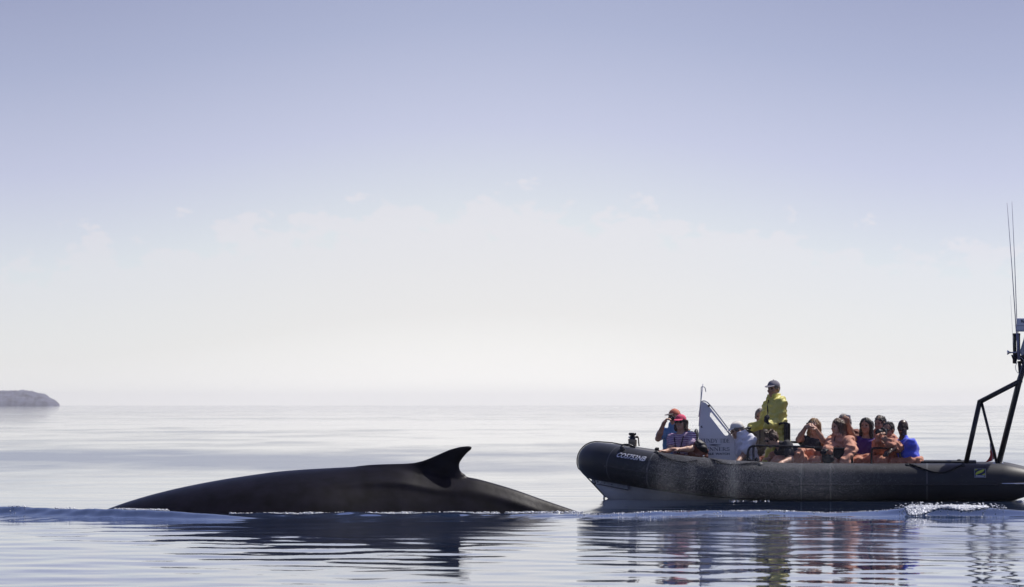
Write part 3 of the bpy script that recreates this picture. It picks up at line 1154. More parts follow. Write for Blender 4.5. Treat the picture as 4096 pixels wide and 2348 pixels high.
bd = obj('badge', badge_rows([(v, 0, 1) for v in np.linspace(0, 1, 9)], 0.004), m_navy, boat, smooth=False)
rim = [badge(u, v, 0.006) for u, v in [(x, 0) for x in np.linspace(0, 1, 5)] + [(1, y) for y in np.linspace(0, 1, 7)] + [(x, 1) for x in np.linspace(1, 0, 5)] + [(0, y) for y in np.linspace(1, 0, 7)]]
obj('badge_rim', sweep(rim, 0.003, 5, cap=False), m_plate, bd)
rows = []
for y in np.linspace(0.01, 0.99, 12):
    b = math.sin(math.pi * y)
    l = 0.10 + 0.80 * y - 0.26 * b
    r = 0.10 + 0.80 * y + 0.24 * b
    rows.append((0.26 + 0.70 * y, max(l, 0.06), min(r, 0.94)))
obj('emblem', badge_rows(rows, 0.008), m_lime, bd, smooth=False)
obj('emblem', badge_rows([(0.76, 0.07, 0.075), (0.85, 0.07, 0.16), (0.95, 0.07, 0.34)], 0.008), m_lime, bd, smooth=False)
obj('emblem', badge_rows([(0.26, 0.62, 0.94), (0.36, 0.82, 0.94), (0.46, 0.93, 0.94)], 0.008), m_lime, bd, smooth=False)
TV, TF = text_geo('ZODIAC', 0.16, 0.02)
TV[:, 0] *= 0.84 / TV[:, 0].max()
obj('lettering', ([badge(0.08 + x, 0.06 + y, 0.008) for x, y in TV], TF), m_whitemark, bd, smooth=False)

# ---- the white bow sign
SIGN_LAT = -0.22
outer = [(2804, 1610), (2812, 1608), (2822, 1611), (2833, 1621), (2938, 1755), (2941, 1775), (2944, 1843), (2946, 1960), (2784, 1960), (2790, 1838), (2797, 1700)]
hole = [(2841, 1651), (2846, 1650), (2912, 1732), (2914, 1738), (2910, 1742), (2901, 1742), (2895, 1737), (2839, 1664)]
bm = bmesh.new()
for poly in (outer, hole):
    vs = [bm.verts.new(at(a, b, SIGN_LAT - 0.025)) for a, b in poly]
    for i in range(len(vs)):
        bm.edges.new((vs[i], vs[(i + 1) % len(vs)]))
bmesh.ops.triangle_fill(bm, use_beauty=True, edges=list(bm.edges))
ex = bmesh.ops.extrude_face_region(bm, geom=list(bm.faces))
bmesh.ops.translate(bm, verts=[g for g in ex['geom'] if isinstance(g, bmesh.types.BMVert)], vec=tuple(BA * 0.05))
bmesh.ops.recalc_face_normals(bm, faces=list(bm.faces))
sign = obj('sign_panel', bm, m_white, boat, smooth=False)
obj('edge_rail', sweep(spline([at(2802, 1611, SIGN_LAT), at(2812, 1604, SIGN_LAT), at(2824, 1606, SIGN_LAT), at(2838, 1618, SIGN_LAT), at(2880, 1671, SIGN_LAT), at(2926, 1732, SIGN_LAT)], 5), 0.010, 8), m_plate, sign)
obj('clip', box_bm(at(2836, 1623, SIGN_LAT - 0.02), (0.028, 0.05, 0.03), BOATAX, 0.005), m_black, sign)
obj('sign_pole', sweep([at(2812.5, 1535, SIGN_LAT), at(2803, 1612, SIGN_LAT), at(2796, 1705, SIGN_LAT)], 0.008, 8), m_white, sign)
obj('sign_pole', sweep(spline([at(2795, 1667, SIGN_LAT - 0.05), at(2803, 1602, SIGN_LAT - 0.05), at(2804.5, 1560, SIGN_LAT - 0.05), at(2806, 1548, SIGN_LAT - 0.05), at(2819, 1549.5, SIGN_LAT - 0.05), at(2823.5, 1567, SIGN_LAT - 0.05)], 4), 0.0065, 8), m_plate, sign)


def flat_on_sign(x, y, off=0.004):
    """x, y in photograph pixels, laid on the sign's near face."""
    return at(x, y, SIGN_LAT - 0.025 - off)


# a roman letter drawn with thick and thin strokes and serifs
def arc(cx, cy, rx, ry, a0, a1, n=9):
    return [(cx + rx * math.cos(math.radians(a)), cy + ry * math.sin(math.radians(a))) for a in np.linspace(a0, a1, n)]


TH, TN = 0.13, 0.055
GL = {
    'F': (0.66, [([(0.16, 0), (0.16, 1)], TH), ([(0.02, 0), (0.30, 0)], TN), ([(0.02, 1), (0.60, 1)], TN), ([(0.60, 1), (0.60, 0.82)], TN), ([(0.16, 0.52), (0.48, 0.52)], TN), ([(0.48, 0.62), (0.48, 0.42)], TN)]),
    'U': (0.84, [([(0.16, 1), (0.16, 0.3)] + arc(0.42, 0.3, 0.26, 0.3, 180, 270, 6), TH), (arc(0.42, 0.3, 0.26, 0.3, 270, 360, 6) + [(0.68, 1)], TN), ([(0.02, 1), (0.30, 1)], TN), ([(0.56, 1), (0.80, 1)], TN)]),
    'N': (0.90, [([(0.14, 0), (0.14, 1)], TN), ([(0.14, 1), (0.72, 0)], TH), ([(0.72, 0), (0.72, 1)], TN), ([(0.0, 1), (0.18, 1)], TN), ([(0.02, 0), (0.26, 0)], TN), ([(0.60, 1), (0.84, 1)], TN)]),
    'D': (0.84, [([(0.16, 0), (0.16, 1)], TH), ([(0.02, 1), (0.38, 1)] + arc(0.36, 0.5, 0.36, 0.5, 80, -80, 12) + [(0.38, 0), (0.02, 0)], 0.075), (arc(0.36, 0.5, 0.36, 0.5, 40, -40, 7), TH)]),
    'Y': (0.82, [([(0.10, 1), (0.40, 0.46)], TH), ([(0.70, 1), (0.40, 0.46)], TN), ([(0.40, 0.46), (0.40, 0)], TH), ([(0, 1), (0.24, 1)], TN), ([(0.58, 1), (0.80, 1)], TN), ([(0.28, 0), (0.52, 0)], TN)]),
    'T': (0.74, [([(0.35, 0), (0.35, 1)], TH), ([(0.02, 1), (0.68, 1)], TN), ([(0.02, 1), (0.02, 0.82)], TN), ([(0.68, 1), (0.68, 0.82)], TN), ([(0.22, 0), (0.48, 0)], TN)]),
    'I': (0.38, [([(0.17, 0), (0.17, 1)], TH), ([(0.04, 0), (0.30, 0)], TN), ([(0.04, 1), (0.30, 1)], TN)]),
    'E': (0.70, [([(0.16, 0), (0.16, 1)], TH), ([(0.02, 0), (0.60, 0)], TN), ([(0.02, 1), (0.58, 1)], TN), ([(0.58, 1), (0.58, 0.82)], TN), ([(0.60, 0), (0.62, 0.2)], TN), ([(0.16, 0.52), (0.46, 0.52)], TN), ([(0.46, 0.62), (0.46, 0.42)], TN)]),
    'R': (0.82, [([(0.16, 0), (0.16, 1)], TH), ([(0.02, 1), (0.36, 1)] + arc(0.36, 0.75, 0.22, 0.25, 90, -90, 8) + [(0.16, 0.5)], 0.075), ([(0.36, 0.5), (0.66, 0.02), (0.78, 0.0)], TH), ([(0.02, 0), (0.30, 0)], TN)]),
    'S': (0.62, [(arc(0.29, 0.74, 0.22, 0.25, 20, 225, 10) + arc(0.28, 0.25, 0.24, 0.26, 50, -160, 10), 0.10), ([(0.50, 0.98), (0.50, 0.80)], TN), ([(0.04, 0.02), (0.04, 0.22)], TN)]),
    ' ': (0.50, []),
}


def roman(txt):
    V, F, x = [], [], 0.0
    for ch in txt:
        w, strokes = GL[ch]
        for pts, th in strokes:
            pts = np.array(pts, float)
            T = np.gradient(pts, axis=0)
            T /= np.linalg.norm(T, axis=1, keepdims=True) + 1e-9
            Nn = np.stack([-T[:, 1], T[:, 0]], 1) * th / 2
            b = len(V)
            for q, nn in zip(pts, Nn):
                V += [(q[0] + nn[0] + x, q[1] + nn[1]), (q[0] - nn[0] + x, q[1] - nn[1])]
            F += [(b + 2 * i, b + 2 * i + 1, b + 2 * i + 3, b + 2 * i + 2) for i in range(len(pts) - 1)]
        x += w
    V = np.array(V)
    V[:, 0] /= x - 0.06
    return V, F


for txt, xa, xb, yt, yb in (('FUNDY', 2804, 2871, 1755.5, 1770.5), ('TIDE', 2879, 2918, 1755.5, 1770.5), ('RUNNERS', 2803, 2918, 1789.5, 1803)):
    V, F = roman(txt)
    obj('lettering', ([flat_on_sign(xa + (xb - xa) * x, yb + (yt - yb) * y) for x, y in V], F), m_navymark, sign, smooth=False)
for txt, xa, xb in (('WHALE', 2803, 2855), ('WATCH', 2862, 2918)):
    TV, TF = text_geo(txt, 1.0, 0.03)
    TV[:, 0] /= TV[:, 0].max()
    obj('lettering', ([flat_on_sign(xa + (xb - xa) * x, 1819.5 - 8.5 * y) for x, y in TV], TF), m_navymark, sign, smooth=False)
# the small line drawing between the words
fl = []
for a, b, c, d, w in ((2832, 1780, 2888, 1777.5, 1.6), (2836, 1783, 2884, 1783.5, 1.3)):
    xx = np.linspace(0, 1, 13)
    top = [(a + (c - a) * q, b + (d - b) * q - w * math.sin(math.pi * q) - 1.2 * math.sin(6.28 * q)) for q in xx]
    bot = [(a + (c - a) * q, b + (d - b) * q + w * math.sin(math.pi * q) - 1.2 * math.sin(6.28 * q)) for q in xx]
    Vv = [flat_on_sign(*q) for q in top + bot]
    fl.append((Vv, np.array([(i, i + 1, 14 + i, 13 + i) for i in range(12)])))
obj('emblem', merge(*fl), m_navymark, sign, smooth=False)
obj('emblem', ([flat_on_sign(*q) for q in ((2804, 1703), (2809, 1703), (2808, 1708), (2813, 1710), (2805, 1711), (2803, 1707))], [(0, 1, 2, 3, 4, 5)]), m_navymark, sign, smooth=False)
# console behind the sign with its wheel
cons = obj('steering_console', box_bm(bl(fwd_of(at(2975, 1800, 0.25)), 0.25, 0.33), (0.22, 0.5, 0.52), BOATAX, 0.04, 3), m_white, boat)
wc = at(2992, 1722, 0.12)
a = np.linspace(0, 2 * math.pi, 29)
wax = np.array([0.45, 0, 0.9])
w1, w2 = np.array([0, 1.0, 0]), np.array([0.9, 0, -0.45])
whl = obj('steering_wheel', sweep([wc + 0.16 * (math.cos(q) * w1 + math.sin(q) * w2) for q in a], 0.012, 8, cap=False), m_black, boat)
for q in (0.5, 2.6, 4.7):
    obj('spoke', sweep([wc - np.array([0.02, 0, 0.04]), wc + 0.155 * (math.cos(q) * w1 + math.sin(q) * w2)], 0.008, 6), m_black, whl)
obj('steering_column', sweep([wc - np.array([0.01, 0, 0.02]), bl(fwd_of(at(2975, 1800, 0.25)), 0.2, 0.5)], 0.025, 10), m_black, whl)

# ---- seats, rails and backrests
def rail(pts, lat, r=0.017, name='grab_rail', n=5, m=None, sp=True):
    P3 = [at(a, b, lat) for a, b in pts]
    return obj(name, sweep(spline(P3, n) if sp else np.array(P3), r, 9), m or m_black, boat)


rail([(2988, 1905), (2990, 1830), (2994, 1800), (3006, 1786), (3030, 1783), (3100, 1784), (3200, 1787), (3290, 1792), (3390, 1795), (3403, 1799), (3408, 1812), (3409, 1905)], -0.66)
rail([(3014, 1786), (3014, 1905)], -0.66, 0.019, 'rail_post', sp=False)
rail([(3150, 1768), (3240, 1769.5), (3330, 1771)], 0.50, 0.018)
rail([(3152, 1768), (3152, 1900)], 0.50, 0.016, 'rail_post', sp=False)
rail([(3486, 1905), (3486, 1815), (3489, 1798), (3497, 1793), (3560, 1793), (3588, 1794), (3597, 1799), (3600, 1815), (3600, 1905)], -0.64)
# padded backrest of the steering seat
seat_bk = obj('seat_backrest', box_bm(at(3147, 1737, -0.02), (0.070, 0.42, 0.33), BOATAX, 0.03, 3), m_pad, boat)
rail([(3116, 1699), (3124, 1693), (3146, 1692.5), (3155, 1698), (3157, 1712), (3157, 1900)], -0.20, 0.017, 'seat_frame')
bk = obj('seat_backrest', box_bm(at(3357, 1815, -0.63), (0.335, 0.04, 0.15), BOATAX, 0.016, 3), m_pad, boat)
obj('seat_backrest', SDF(0.009).ell(at(2785, 1738, 0.02), (0.038, 0.12, 0.088), BOATAX).cap(at(2786, 1760, 0.02), at(2788, 1900, 0.02), 0.018).mesh(), m_pad, boat)

# stern bench board, its cleat, and what carries it
board = obj('stern_board', box_bm(bl((fwd_of(at(3650, 1850, -0.6)) + fwd_of(at(3905, 1850, -0.6))) / 2, 0.0, 0.556), (fwd_of(at(3650, 1850, -0.6)) - fwd_of(at(3905, 1850, -0.6)), 1.36, 0.055), BOATAX, 0.012), m_pad, boat)
obj('board_leg', box_bm(bl(fwd_of(at(3780, 1850, 0)), 0.0, 0.30), (0.7, 1.0, 0.46), BOATAX, 0.02), m_deck, board)
obj('cleat', SDF(0.004).cap(at(3829, 1841, -0.35), at(3844, 1840, -0.35), 0.008).cap(at(3836, 1841, -0.35), at(3836, 1847, -0.35), 0.010).mesh(), m_black, board)

# ---- radar arch: a near and a far frame joined by cross bars
arch = obj('radar_arch', box_bm(at(4112, 1424, 0.0), (0.16, 1.56, 0.03), BOATAX, 0.008), m_black, boat)
for lat in (-0.78, 0.78):
    # points taken on the near frame, carried straight across for the far one
    def fr(a, b):
        return at(a, b, -0.78) + BA * (lat + 0.78)
    for nm, pts, r in (('arch_leg', [(3862, 1862), (3919, 1607)], 0.037), ('arch_leg', [(3995, 1862), (4079, 1524), (4112, 1424)], 0.037), ('arch_bar', [(3914, 1610), (4080, 1524)], 0.036), ('arch_brace', [(3927, 1611), (3988, 1856)], 0.020)):
        obj(nm, sweep(np.array([fr(*q) for q in pts]), r, 12), m_black, arch)
    for a in (3862, 3995):
        obj('arch_foot', box_bm(fr(a, 1861), (0.16, 0.13, 0.035), BOATAX, 0.008), m_steel if a > 3900 else m_black, arch)
for a, b in ((3916, 1609), (4080, 1525)):
    P0 = at(a, b, -0.78)
    obj('arch_cross_bar', sweep([P0, P0 + BA * 1.56], 0.030, 10), m_black, arch)
# mast head
ML = -0.30
obj('mast', sweep([at(4084, 1530, ML), at(4077, 1444, ML)], 0.026, 10), m_black, arch)
obj('mast_cup', lathe([(0, -0.08), (0.026, -0.08), (0.034, -0.02), (0.062, 0.035), (0.064, 0.045), (0, 0.045)], at(4060, 1433, ML), (0.12, 0, 1), 16), m_black, arch)
obj('mast_cup', lathe([(0, -0.08), (0.026, -0.08), (0.034, -0.02), (0.062, 0.035), (0.064, 0.045), (0, 0.045)], at(4090, 1434, ML), (0.0, 0, 1), 16), m_black, arch)
for px in (4059, 4074):
    b0 = at(px, 1424, ML + 0.03)
    hh = at(px, 1333, ML + 0.03)[2] - b0[2]
    lamp = obj('signal_tube', lathe([(0, 0), (0.026, 0), (0.026, hh * 0.90), (0, hh * 0.90)], b0, (0, 0, 1), 14), m_amber, arch)
    obj('tube_cap', lathe([(0, hh * 0.90), (0.029, hh * 0.90), (0.029, hh * 0.985), (0.022, hh), (0, hh)], b0, (0, 0, 1), 14), m_black, lamp)
    obj('tube_base', lathe([(0, -0.02), (0.030, -0.02), (0.030, hh * 0.18), (0, hh * 0.18)], b0, (0, 0, 1), 14), m_black, lamp)
obj('horn', lathe([(0, 0), (0.036, 0.0), (0.031, 0.008), (0.016, 0.03), (0.010, 0.06), (0.010, 0.11), (0.016, 0.115), (0.016, 0.15), (0, 0.15)], at(4030, 1410, ML - 0.05), (1, 0.15, 0), 16), m_steel, arch)
for p0, p1, r0, r1 in (((4074, 1440), (4063, 1300), 0.0115, 0.0085), ((4064, 1310), (4028.5, 811), 0.0075, 0.0038), ((4078, 1440), (4067, 1270), 0.0095, 0.008), ((4067, 1275), (4048, 806), 0.0065, 0.0036), ((4053, 1424), (4042, 1180), 0.0028, 0.0016)):
    obj('whip_antenna', sweep([at(*p0, ML - 0.07), at((p0[0] + p1[0]) / 2 + 1, (p0[1] + p1[1]) / 2, ML - 0.07), at(*p1, ML - 0.07)], [r0, (r0 + r1) / 2, r1], 7), m_whip, arch)
obj('cable', sweep(spline([at(4078, 1428, ML - 0.09), at(4090, 1434, ML - 0.09), at(4099, 1460, ML - 0.09), at(4094, 1486, ML - 0.09), at(4079, 1494, ML - 0.09), at(4066, 1484, ML - 0.09), at(4062, 1466, ML - 0.09), at(4070, 1446, ML - 0.09)], 5), 0.005, 6), m_cable, arch)
rb = obj('radar_bracket', ([at(a, b, ML - 0.05) for a, b in ((4112, 1330), (4098, 1345), (4079, 1405), (4086, 1425), (4130, 1425), (4130, 1330))] + [at(a, b, ML + 0.16) for a, b in ((4112, 1330), (4098, 1345), (4079, 1405), (4086, 1425), (4130, 1425), (4130, 1330))],
                           [(5, 4, 3, 2, 1, 0), (6, 7, 8, 9, 10, 11)] + [(i, (i + 1) % 6, 6 + (i + 1) % 6, 6 + i) for i in range(6)]), m_plate, arch, smooth=False)
rc = at(4150, 1299, ML + 0.02)
rw = 2 * (4150 - 4067) / 266.0
radar = obj('radar', box_bm(rc, (rw, 0.30, 0.20), BOATAX, 0.025, 3), m_white, arch)
obj('radar_seam', box_bm(rc - np.array([0, 0, 0.012]), (rw + 0.004, 0.305, 0.006), BOATAX, 0), m_plate, radar)
TV, TF = text_geo('Raymarine', 0.056, 0.03)
obj('lettering', ([at(4084.5, 1294, ML - 0.134) + (-BF) * x + np.array([0, 0, y]) for x, y in TV], TF), m_navymark, radar, smooth=False)

# ---- flag hanging from a short staff at the stern
m_red = mat('red_flag_cloth', (0.55, 0.05, 0.04), 0.8, 0.2, sheen=0.2)
m_fwhite = mat('white_flag_cloth', (0.75, 0.75, 0.75), 0.8, 0.2, sheen=0.2)
m_staff = mat('varnished_wood', (0.22, 0.12, 0.06), 0.4, 0.4)
fb = at(3983, 1852, -0.40)
flag = thing('flag', at(3985, 1858, -0.40), 'limp red and white flag hanging from a short staff behind the arch brace', 'flag')
obj('staff', sweep([at(3987, 1862, -0.40), at(3962, 1738, -0.40)], 0.007, 7), m_staff, flag)
for nm, u0, u1, m in (('red_band', 0.0, 0.3, m_red), ('white_band', 0.3, 0.7, m_fwhite), ('red_band', 0.7, 1.0, m_red)):
    V, F = [], []
    for i, u in enumerate(np.linspace(u0, u1, 9)):
        for j, v in enumerate(np.linspace(0, 1, 13)):
            # the hoist runs along the staff; the fly hangs in folds below it
            hx, hy = 3964 + 20 * v, 1745 + 85 * v
            fx = hx - 6 * u + (16 if v > 0.3 else 8) * 0.25 * math.sin(9 * u + 2 * v) - 34 * u * u * v ** 2
            fy = hy + u * (62 - 42 * v) + 0.0
            V.append(at(fx, min(fy, 1850), -0.40 - 0.012 + 0.035 * math.sin(14 * u + 1.5 * v)))
            if i and j:
                k = i * 13 + j
                F.append((k - 14, k - 13, k, k - 1))
    obj(nm, (V, F), m, flag)
# ------------------------------------------------------------------ people
m_skin = mat('fair_skin', (0.50, 0.30, 0.21), 0.5, 0.35, var=0.10, vscale=12.0)
m_skin_tan = mat('tanned_skin', (0.40, 0.225, 0.15), 0.5, 0.35, var=0.10, vscale=12.0)
m_skin_dark = mat('dark_skin', (0.060, 0.034, 0.022), 0.36, 0.5, var=0.15, vscale=12.0)
m_eye = mat('dark_eye', (0.07, 0.05, 0.04), 0.5, 0.3)
m_lip = mat('lips', (0.36, 0.15, 0.12), 0.45, 0.4)
m_teeth = mat('teeth', (0.42, 0.36, 0.33), 0.4, 0.4)
m_lens = mat('dark_glass', (0.008, 0.008, 0.010), 0.08, 0.6)
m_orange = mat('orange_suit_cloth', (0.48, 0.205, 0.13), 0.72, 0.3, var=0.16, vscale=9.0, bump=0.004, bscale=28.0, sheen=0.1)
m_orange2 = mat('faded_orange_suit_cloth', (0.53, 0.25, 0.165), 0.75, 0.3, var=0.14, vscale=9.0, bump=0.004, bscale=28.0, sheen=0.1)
m_orange_shade = mat('shaded_orange_suit_cloth', (0.18, 0.062, 0.042), 0.75, 0.3, var=0.2, vscale=9.0, bump=0.004, bscale=28.0)  # the orange suit cloth again, with shade put into its colour
m_yellow = mat('yellow_waterproof_cloth', (0.62, 0.57, 0.15), 0.5, 0.4, var=0.10, vscale=6.0, bump=0.004, bscale=25.0)
m_blue = mat('blue_cotton', (0.13, 0.28, 0.50), 0.8, 0.2, var=0.10, vscale=10.0, sheen=0.1)
m_royal = mat('royal_blue_cotton', (0.10, 0.14, 0.72), 0.8, 0.2, var=0.08, vscale=10.0, sheen=0.1)
m_whitecloth = mat('white_cotton', (0.74, 0.74, 0.80), 0.85, 0.2, var=0.04, vscale=10.0, sheen=0.1)
m_charcoal = mat('charcoal_cotton', (0.05, 0.05, 0.055), 0.85, 0.2, var=0.12, vscale=10.0)
m_navycloth = mat('navy_cotton', (0.025, 0.028, 0.045), 0.85, 0.2, var=0.12, vscale=10.0)
m_purple = mat('purple_cotton', (0.075, 0.04, 0.20), 0.8, 0.2, var=0.1, vscale=10.0)
m_grey = mat('grey_fleece', (0.16, 0.145, 0.14), 0.9, 0.2, var=0.15, vscale=10.0)
m_glove = mat('black_glove', (0.02, 0.02, 0.024), 0.6, 0.3, var=0.2, vscale=20.0)
m_boot = mat('black_boot', (0.015, 0.015, 0.016), 0.5, 0.4)
m_pink = mat('pink_cap_cloth', (0.62, 0.085, 0.16), 0.8, 0.2, var=0.08, vscale=25.0)
m_redcap = mat('orange_red_cap_cloth', (0.46, 0.15, 0.10), 0.8, 0.2, var=0.08, vscale=25.0)
m_greycap = mat('grey_cap_cloth', (0.20, 0.19, 0.22), 0.8, 0.2, var=0.12, vscale=25.0)
m_creamcap = mat('cream_cap_cloth', (0.76, 0.73, 0.66), 0.8, 0.2, var=0.08, vscale=25.0)
H_BROWN, H_DARK, H_BLOND, H_GREY = (0.09, 0.055, 0.034), (0.018, 0.014, 0.013), (0.26, 0.16, 0.075), (0.17, 0.15, 0.135)
m_hair = {k: mat(n, c, 0.5, 0.4, var=0.45, vscale=34.0, bump=0.004, bscale=70.0) for k, n, c in (('brown', 'brown_hair', H_BROWN), ('dark', 'dark_hair', H_DARK), ('blond', 'blond_brown_hair', H_BLOND), ('grey', 'grey_hair', H_GREY))}
m_camera = mat('black_camera_body', (0.014, 0.014, 0.016), 0.4, 0.4, bump=0.0006, bscale=300.0)
m_silver = mat('silver_camera_body', (0.42, 0.43, 0.45), 0.3, 0.5)

# purple and white stripes, woven across the shirt
m_stripe = bpy.data.materials.new('striped_cotton')
m_stripe.use_nodes = True
t = m_stripe.node_tree
p = t.nodes['Principled BSDF']
p.inputs['Roughness'].default_value = 0.85
p.inputs['Specular IOR Level'].default_value = 0.2
co = t.nodes.new('ShaderNodeTexCoord')
sp3 = t.nodes.new('ShaderNodeSeparateXYZ')
t.links.new(co.outputs['Object'], sp3.inputs[0])
nz = t.nodes.new('ShaderNodeTexNoise')
nz.inputs['Scale'].default_value = 5.0
t.links.new(co.outputs['Object'], nz.inputs['Vector'])
zz2 = nmath('ADD', sp3.outputs['Z'], nmath('MULTIPLY', nz.outputs['Fac'], 0.03, tree=t), tree=t)
st = nmath('GREATER_THAN', nmath('FRACT', nmath('MULTIPLY', zz2, 1.0 / 0.030, tree=t), tree=t), 0.42, tree=t)
mx = t.nodes.new('ShaderNodeMix')
mx.data_type = 'RGBA'
t.links.new(st, mx.inputs['Factor'])
mx.inputs['A'].default_value = (0.66, 0.60, 0.70, 1)
mx.inputs['B'].default_value = (0.17, 0.055, 0.17, 1)
t.links.new(mx.outputs['Result'], p.inputs['Base Color'])

UP = np.array([0, 0, 1.0])


def unit(v):
    v = np.asarray(v, float)
    return v / (np.linalg.norm(v) + 1e-9)


def fdir(yaw):
    """Level direction: 0 faces the camera, positive turns towards the bow."""
    a = math.radians(yaw)
    return np.array([-math.sin(a), -math.cos(a), 0.0])


def reach(origin, px, py, length, sign=-1):
    """The point at this pixel LENGTH metres from ORIGIN, nearer the camera (sign -1) or farther (+1)."""
    d = ray(px, py)
    d = d / np.linalg.norm(d)
    tc0 = np.dot(origin - CAM, d)
    foot = CAM + d * tc0
    off = np.linalg.norm(origin - foot)
    if off >= length:
        return origin + (foot - origin) / off * length
    return foot + d * sign * math.sqrt(length ** 2 - off ** 2)


class Person:
    def __init__(s, label, head, lat, look, pelvis, tyaw, skin, scale=1.0, group=None, roll=0.0, neck=None, sh_drop=(0, 0)):
        S = s.S = scale
        s.head = at(head[0], head[1], lat)
        s.pelvis = at(pelvis[0], pelvis[1], pelvis[2])
        yaw, pitch = look
        hf = fdir(yaw)
        s.hf = unit(hf * math.cos(math.radians(pitch)) + UP * math.sin(math.radians(pitch)))
        s.hr = unit(np.cross(s.hf, UP))
        s.hu = np.cross(s.hr, s.hf)
        if roll:
            a = math.radians(roll)
            s.hr, s.hu = s.hr * math.cos(a) + s.hu * math.sin(a), s.hu * math.cos(a) - s.hr * math.sin(a)
        tf = fdir(tyaw)
        if neck is None:
            s.neck = s.head - 0.17 * S * (0.55 * s.hu + 0.45 * UP) - 0.03 * S * s.hf
        else:
            s.neck = at(*neck)
        s.u = unit(s.neck - s.pelvis)
        s.f = unit(tf - np.dot(tf, s.u) * s.u)
        s.r = np.cross(s.f, s.u)
        s.ax = (s.r, s.f, s.u)
        s.hax = (s.hr, s.hf, s.hu)
        s.shR = s.neck - 0.055 * S * s.u + 0.175 * S * s.r - UP * sh_drop[0]
        s.shL = s.neck - 0.055 * S * s.u - 0.175 * S * s.r - UP * sh_drop[1]
        s.hipR = s.pelvis + 0.09 * S * s.r
        s.hipL = s.pelvis - 0.09 * S * s.r
        s.arms, s.hands, s.legs = {}, {}, {}
        s.skin = skin
        s.root = thing('person', np.array([s.pelvis[0], s.pelvis[1], 0.075]), label, 'person', group or 'people in the tour boat')

    def arm(s, side, elbow, wrist, es=-1, ws=-1, hand=None, curl=0.7, palm=None):
        """ELBOW, WRIST: pixels; HAND: pixel the fingers point at."""
        sh = s.shR if side == 'R' else s.shL
        E = reach(sh, *elbow, 0.285 * s.S, es)
        W = reach(E, *wrist, 0.255 * s.S, ws)
        s.arms[side] = (sh, E, W)
        if hand is not None:
            Hd = reach(W, *hand, 0.16 * s.S, -0.4)
            d = unit(Hd - W)
        else:
            d = unit(W - E)
        nn = np.asarray(palm, float) if palm is not None else np.array([0, 0, -1.0])
        nn = unit(nn - np.dot(nn, d) * d + 1e-4)
        s.hands[side] = (W, d, nn, curl)
        return s

    def sit(s, kR, kL, drop=0.36, out=0.08):
        """Knees at the pixels kR and kL (px, py, lat), shins hanging down."""
        for side, hip, k in (('R', s.hipR, kR), ('L', s.hipL, kL)):
            K = at(*k)
            v = K - hip
            K = hip + unit(v) * min(np.linalg.norm(v), 0.43 * s.S) if np.linalg.norm(v) > 0.2 else hip + s.f * 0.40 * s.S
            sgn = 1 if side == 'R' else -1
            A = K + np.array([0, 0, -1.0]) * min(0.38 * s.S, max(K[2] - 0.15, 0.05)) + s.r * sgn * 0.02 - s.f * 0.05
            s.legs[side] = (hip, K, A)
        return s

    def torso(s, d, e=0.0, k=0.05, low=True):
        S = s.S
        d.ell(s.neck - 0.20 * S * s.u, np.array([0.158, 0.112, 0.19]) * S + e, s.ax, k)
        d.ell(s.pelvis + 0.40 * (s.neck - s.pelvis), np.array([0.145, 0.112, 0.18]) * S + e, s.ax, k)
        d.cap(s.shR - 0.02 * s.u, s.shL - 0.02 * s.u, 0.058 * S + e, k=k)
        d.cap(s.neck + 0.0 * s.u, s.neck - 0.06 * S * s.u, 0.056 * S + e, 0.09 * S + e, k)
        if low:
            d.ell(s.pelvis, np.array([0.165, 0.125, 0.13]) * S + e, s.ax, k)
        return d

    def hand_sdf(s, d, side, e=0.0):
        W, dr, n, curl = s.hands[side]
        S = s.S
        sd = np.cross(n, dr) * (1 if side == 'R' else -1)         # towards the thumb
        d.ell(W + dr * 0.05 * S, (np.array([0.044, 0.056, 0.017])) * S + e, (sd, dr, n), 0.02)
        d.cap(W, W + dr * 0.03 * S, 0.026 * S + e, 0.024 * S + e, 0.02)
        for i, (o, ln) in enumerate(((0.032, 0.068), (0.011, 0.076), (-0.011, 0.070), (-0.031, 0.054))):
            base = W + dr * 0.088 * S + sd * o * S
            a1 = curl * 0.8 + 0.06 * i
            d1 = dr * math.cos(a1) + n * math.sin(a1)
            d1 = unit(d1 + sd * o * 1.2)
            a2 = curl * 1.75
            d2 = dr * math.cos(a2) + n * math.sin(a2)
            m = base + d1 * ln * 0.55 * S
            d.cap(base - dr * 0.02, m, 0.0105 * S + e, 0.0095 * S + e, 0.006)
            d.cap(m, m + d2 * ln * 0.5 * S, 0.0095 * S + e, 0.008 * S + e, 0.004)
        tb = W + dr * 0.03 * S + sd * 0.034 * S
        tm = tb + unit(dr * 0.6 + sd * 0.7 + n * 0.35) * 0.045 * S
        d.cap(tb, tm, 0.0135 * S + e, 0.0115 * S + e, 0.008)
        d.cap(tm, tm + unit(dr * 0.9 + n * (0.3 + 0.5 * curl)) * 0.034 * S, 0.011 * S + e, 0.009 * S + e, 0.005)
        return d

    def body(s, h=0.0075, gloves=()):
        S = s.S
        d = SDF(h)
        s.torso(d)
        c, r, f, u = s.head, s.hr, s.hf, s.hu
        # neck and head
        d.cap(s.neck, c - 0.05 * S * u - 0.018 * S * f, 0.058 * S, 0.052 * S, 0.03)
        d.ell(c + (0.032 * u - 0.012 * f) * S, np.array([0.073, 0.094, 0.088]) * S, s.hax, 0.02)
        d.ell(c + (-0.045 * u + 0.022 * f) * S, np.array([0.057, 0.066, 0.072]) * S, s.hax, 0.03)
        d.ell(c + (-0.097 * u + 0.064 * f) * S, np.array([0.024, 0.020, 0.018]) * S, s.hax, 0.025)
        d.cap(c + (0.030 * u + 0.072 * f - 0.032 * r) * S, c + (0.030 * u + 0.072 * f + 0.032 * r) * S, 0.013 * S, k=0.015)
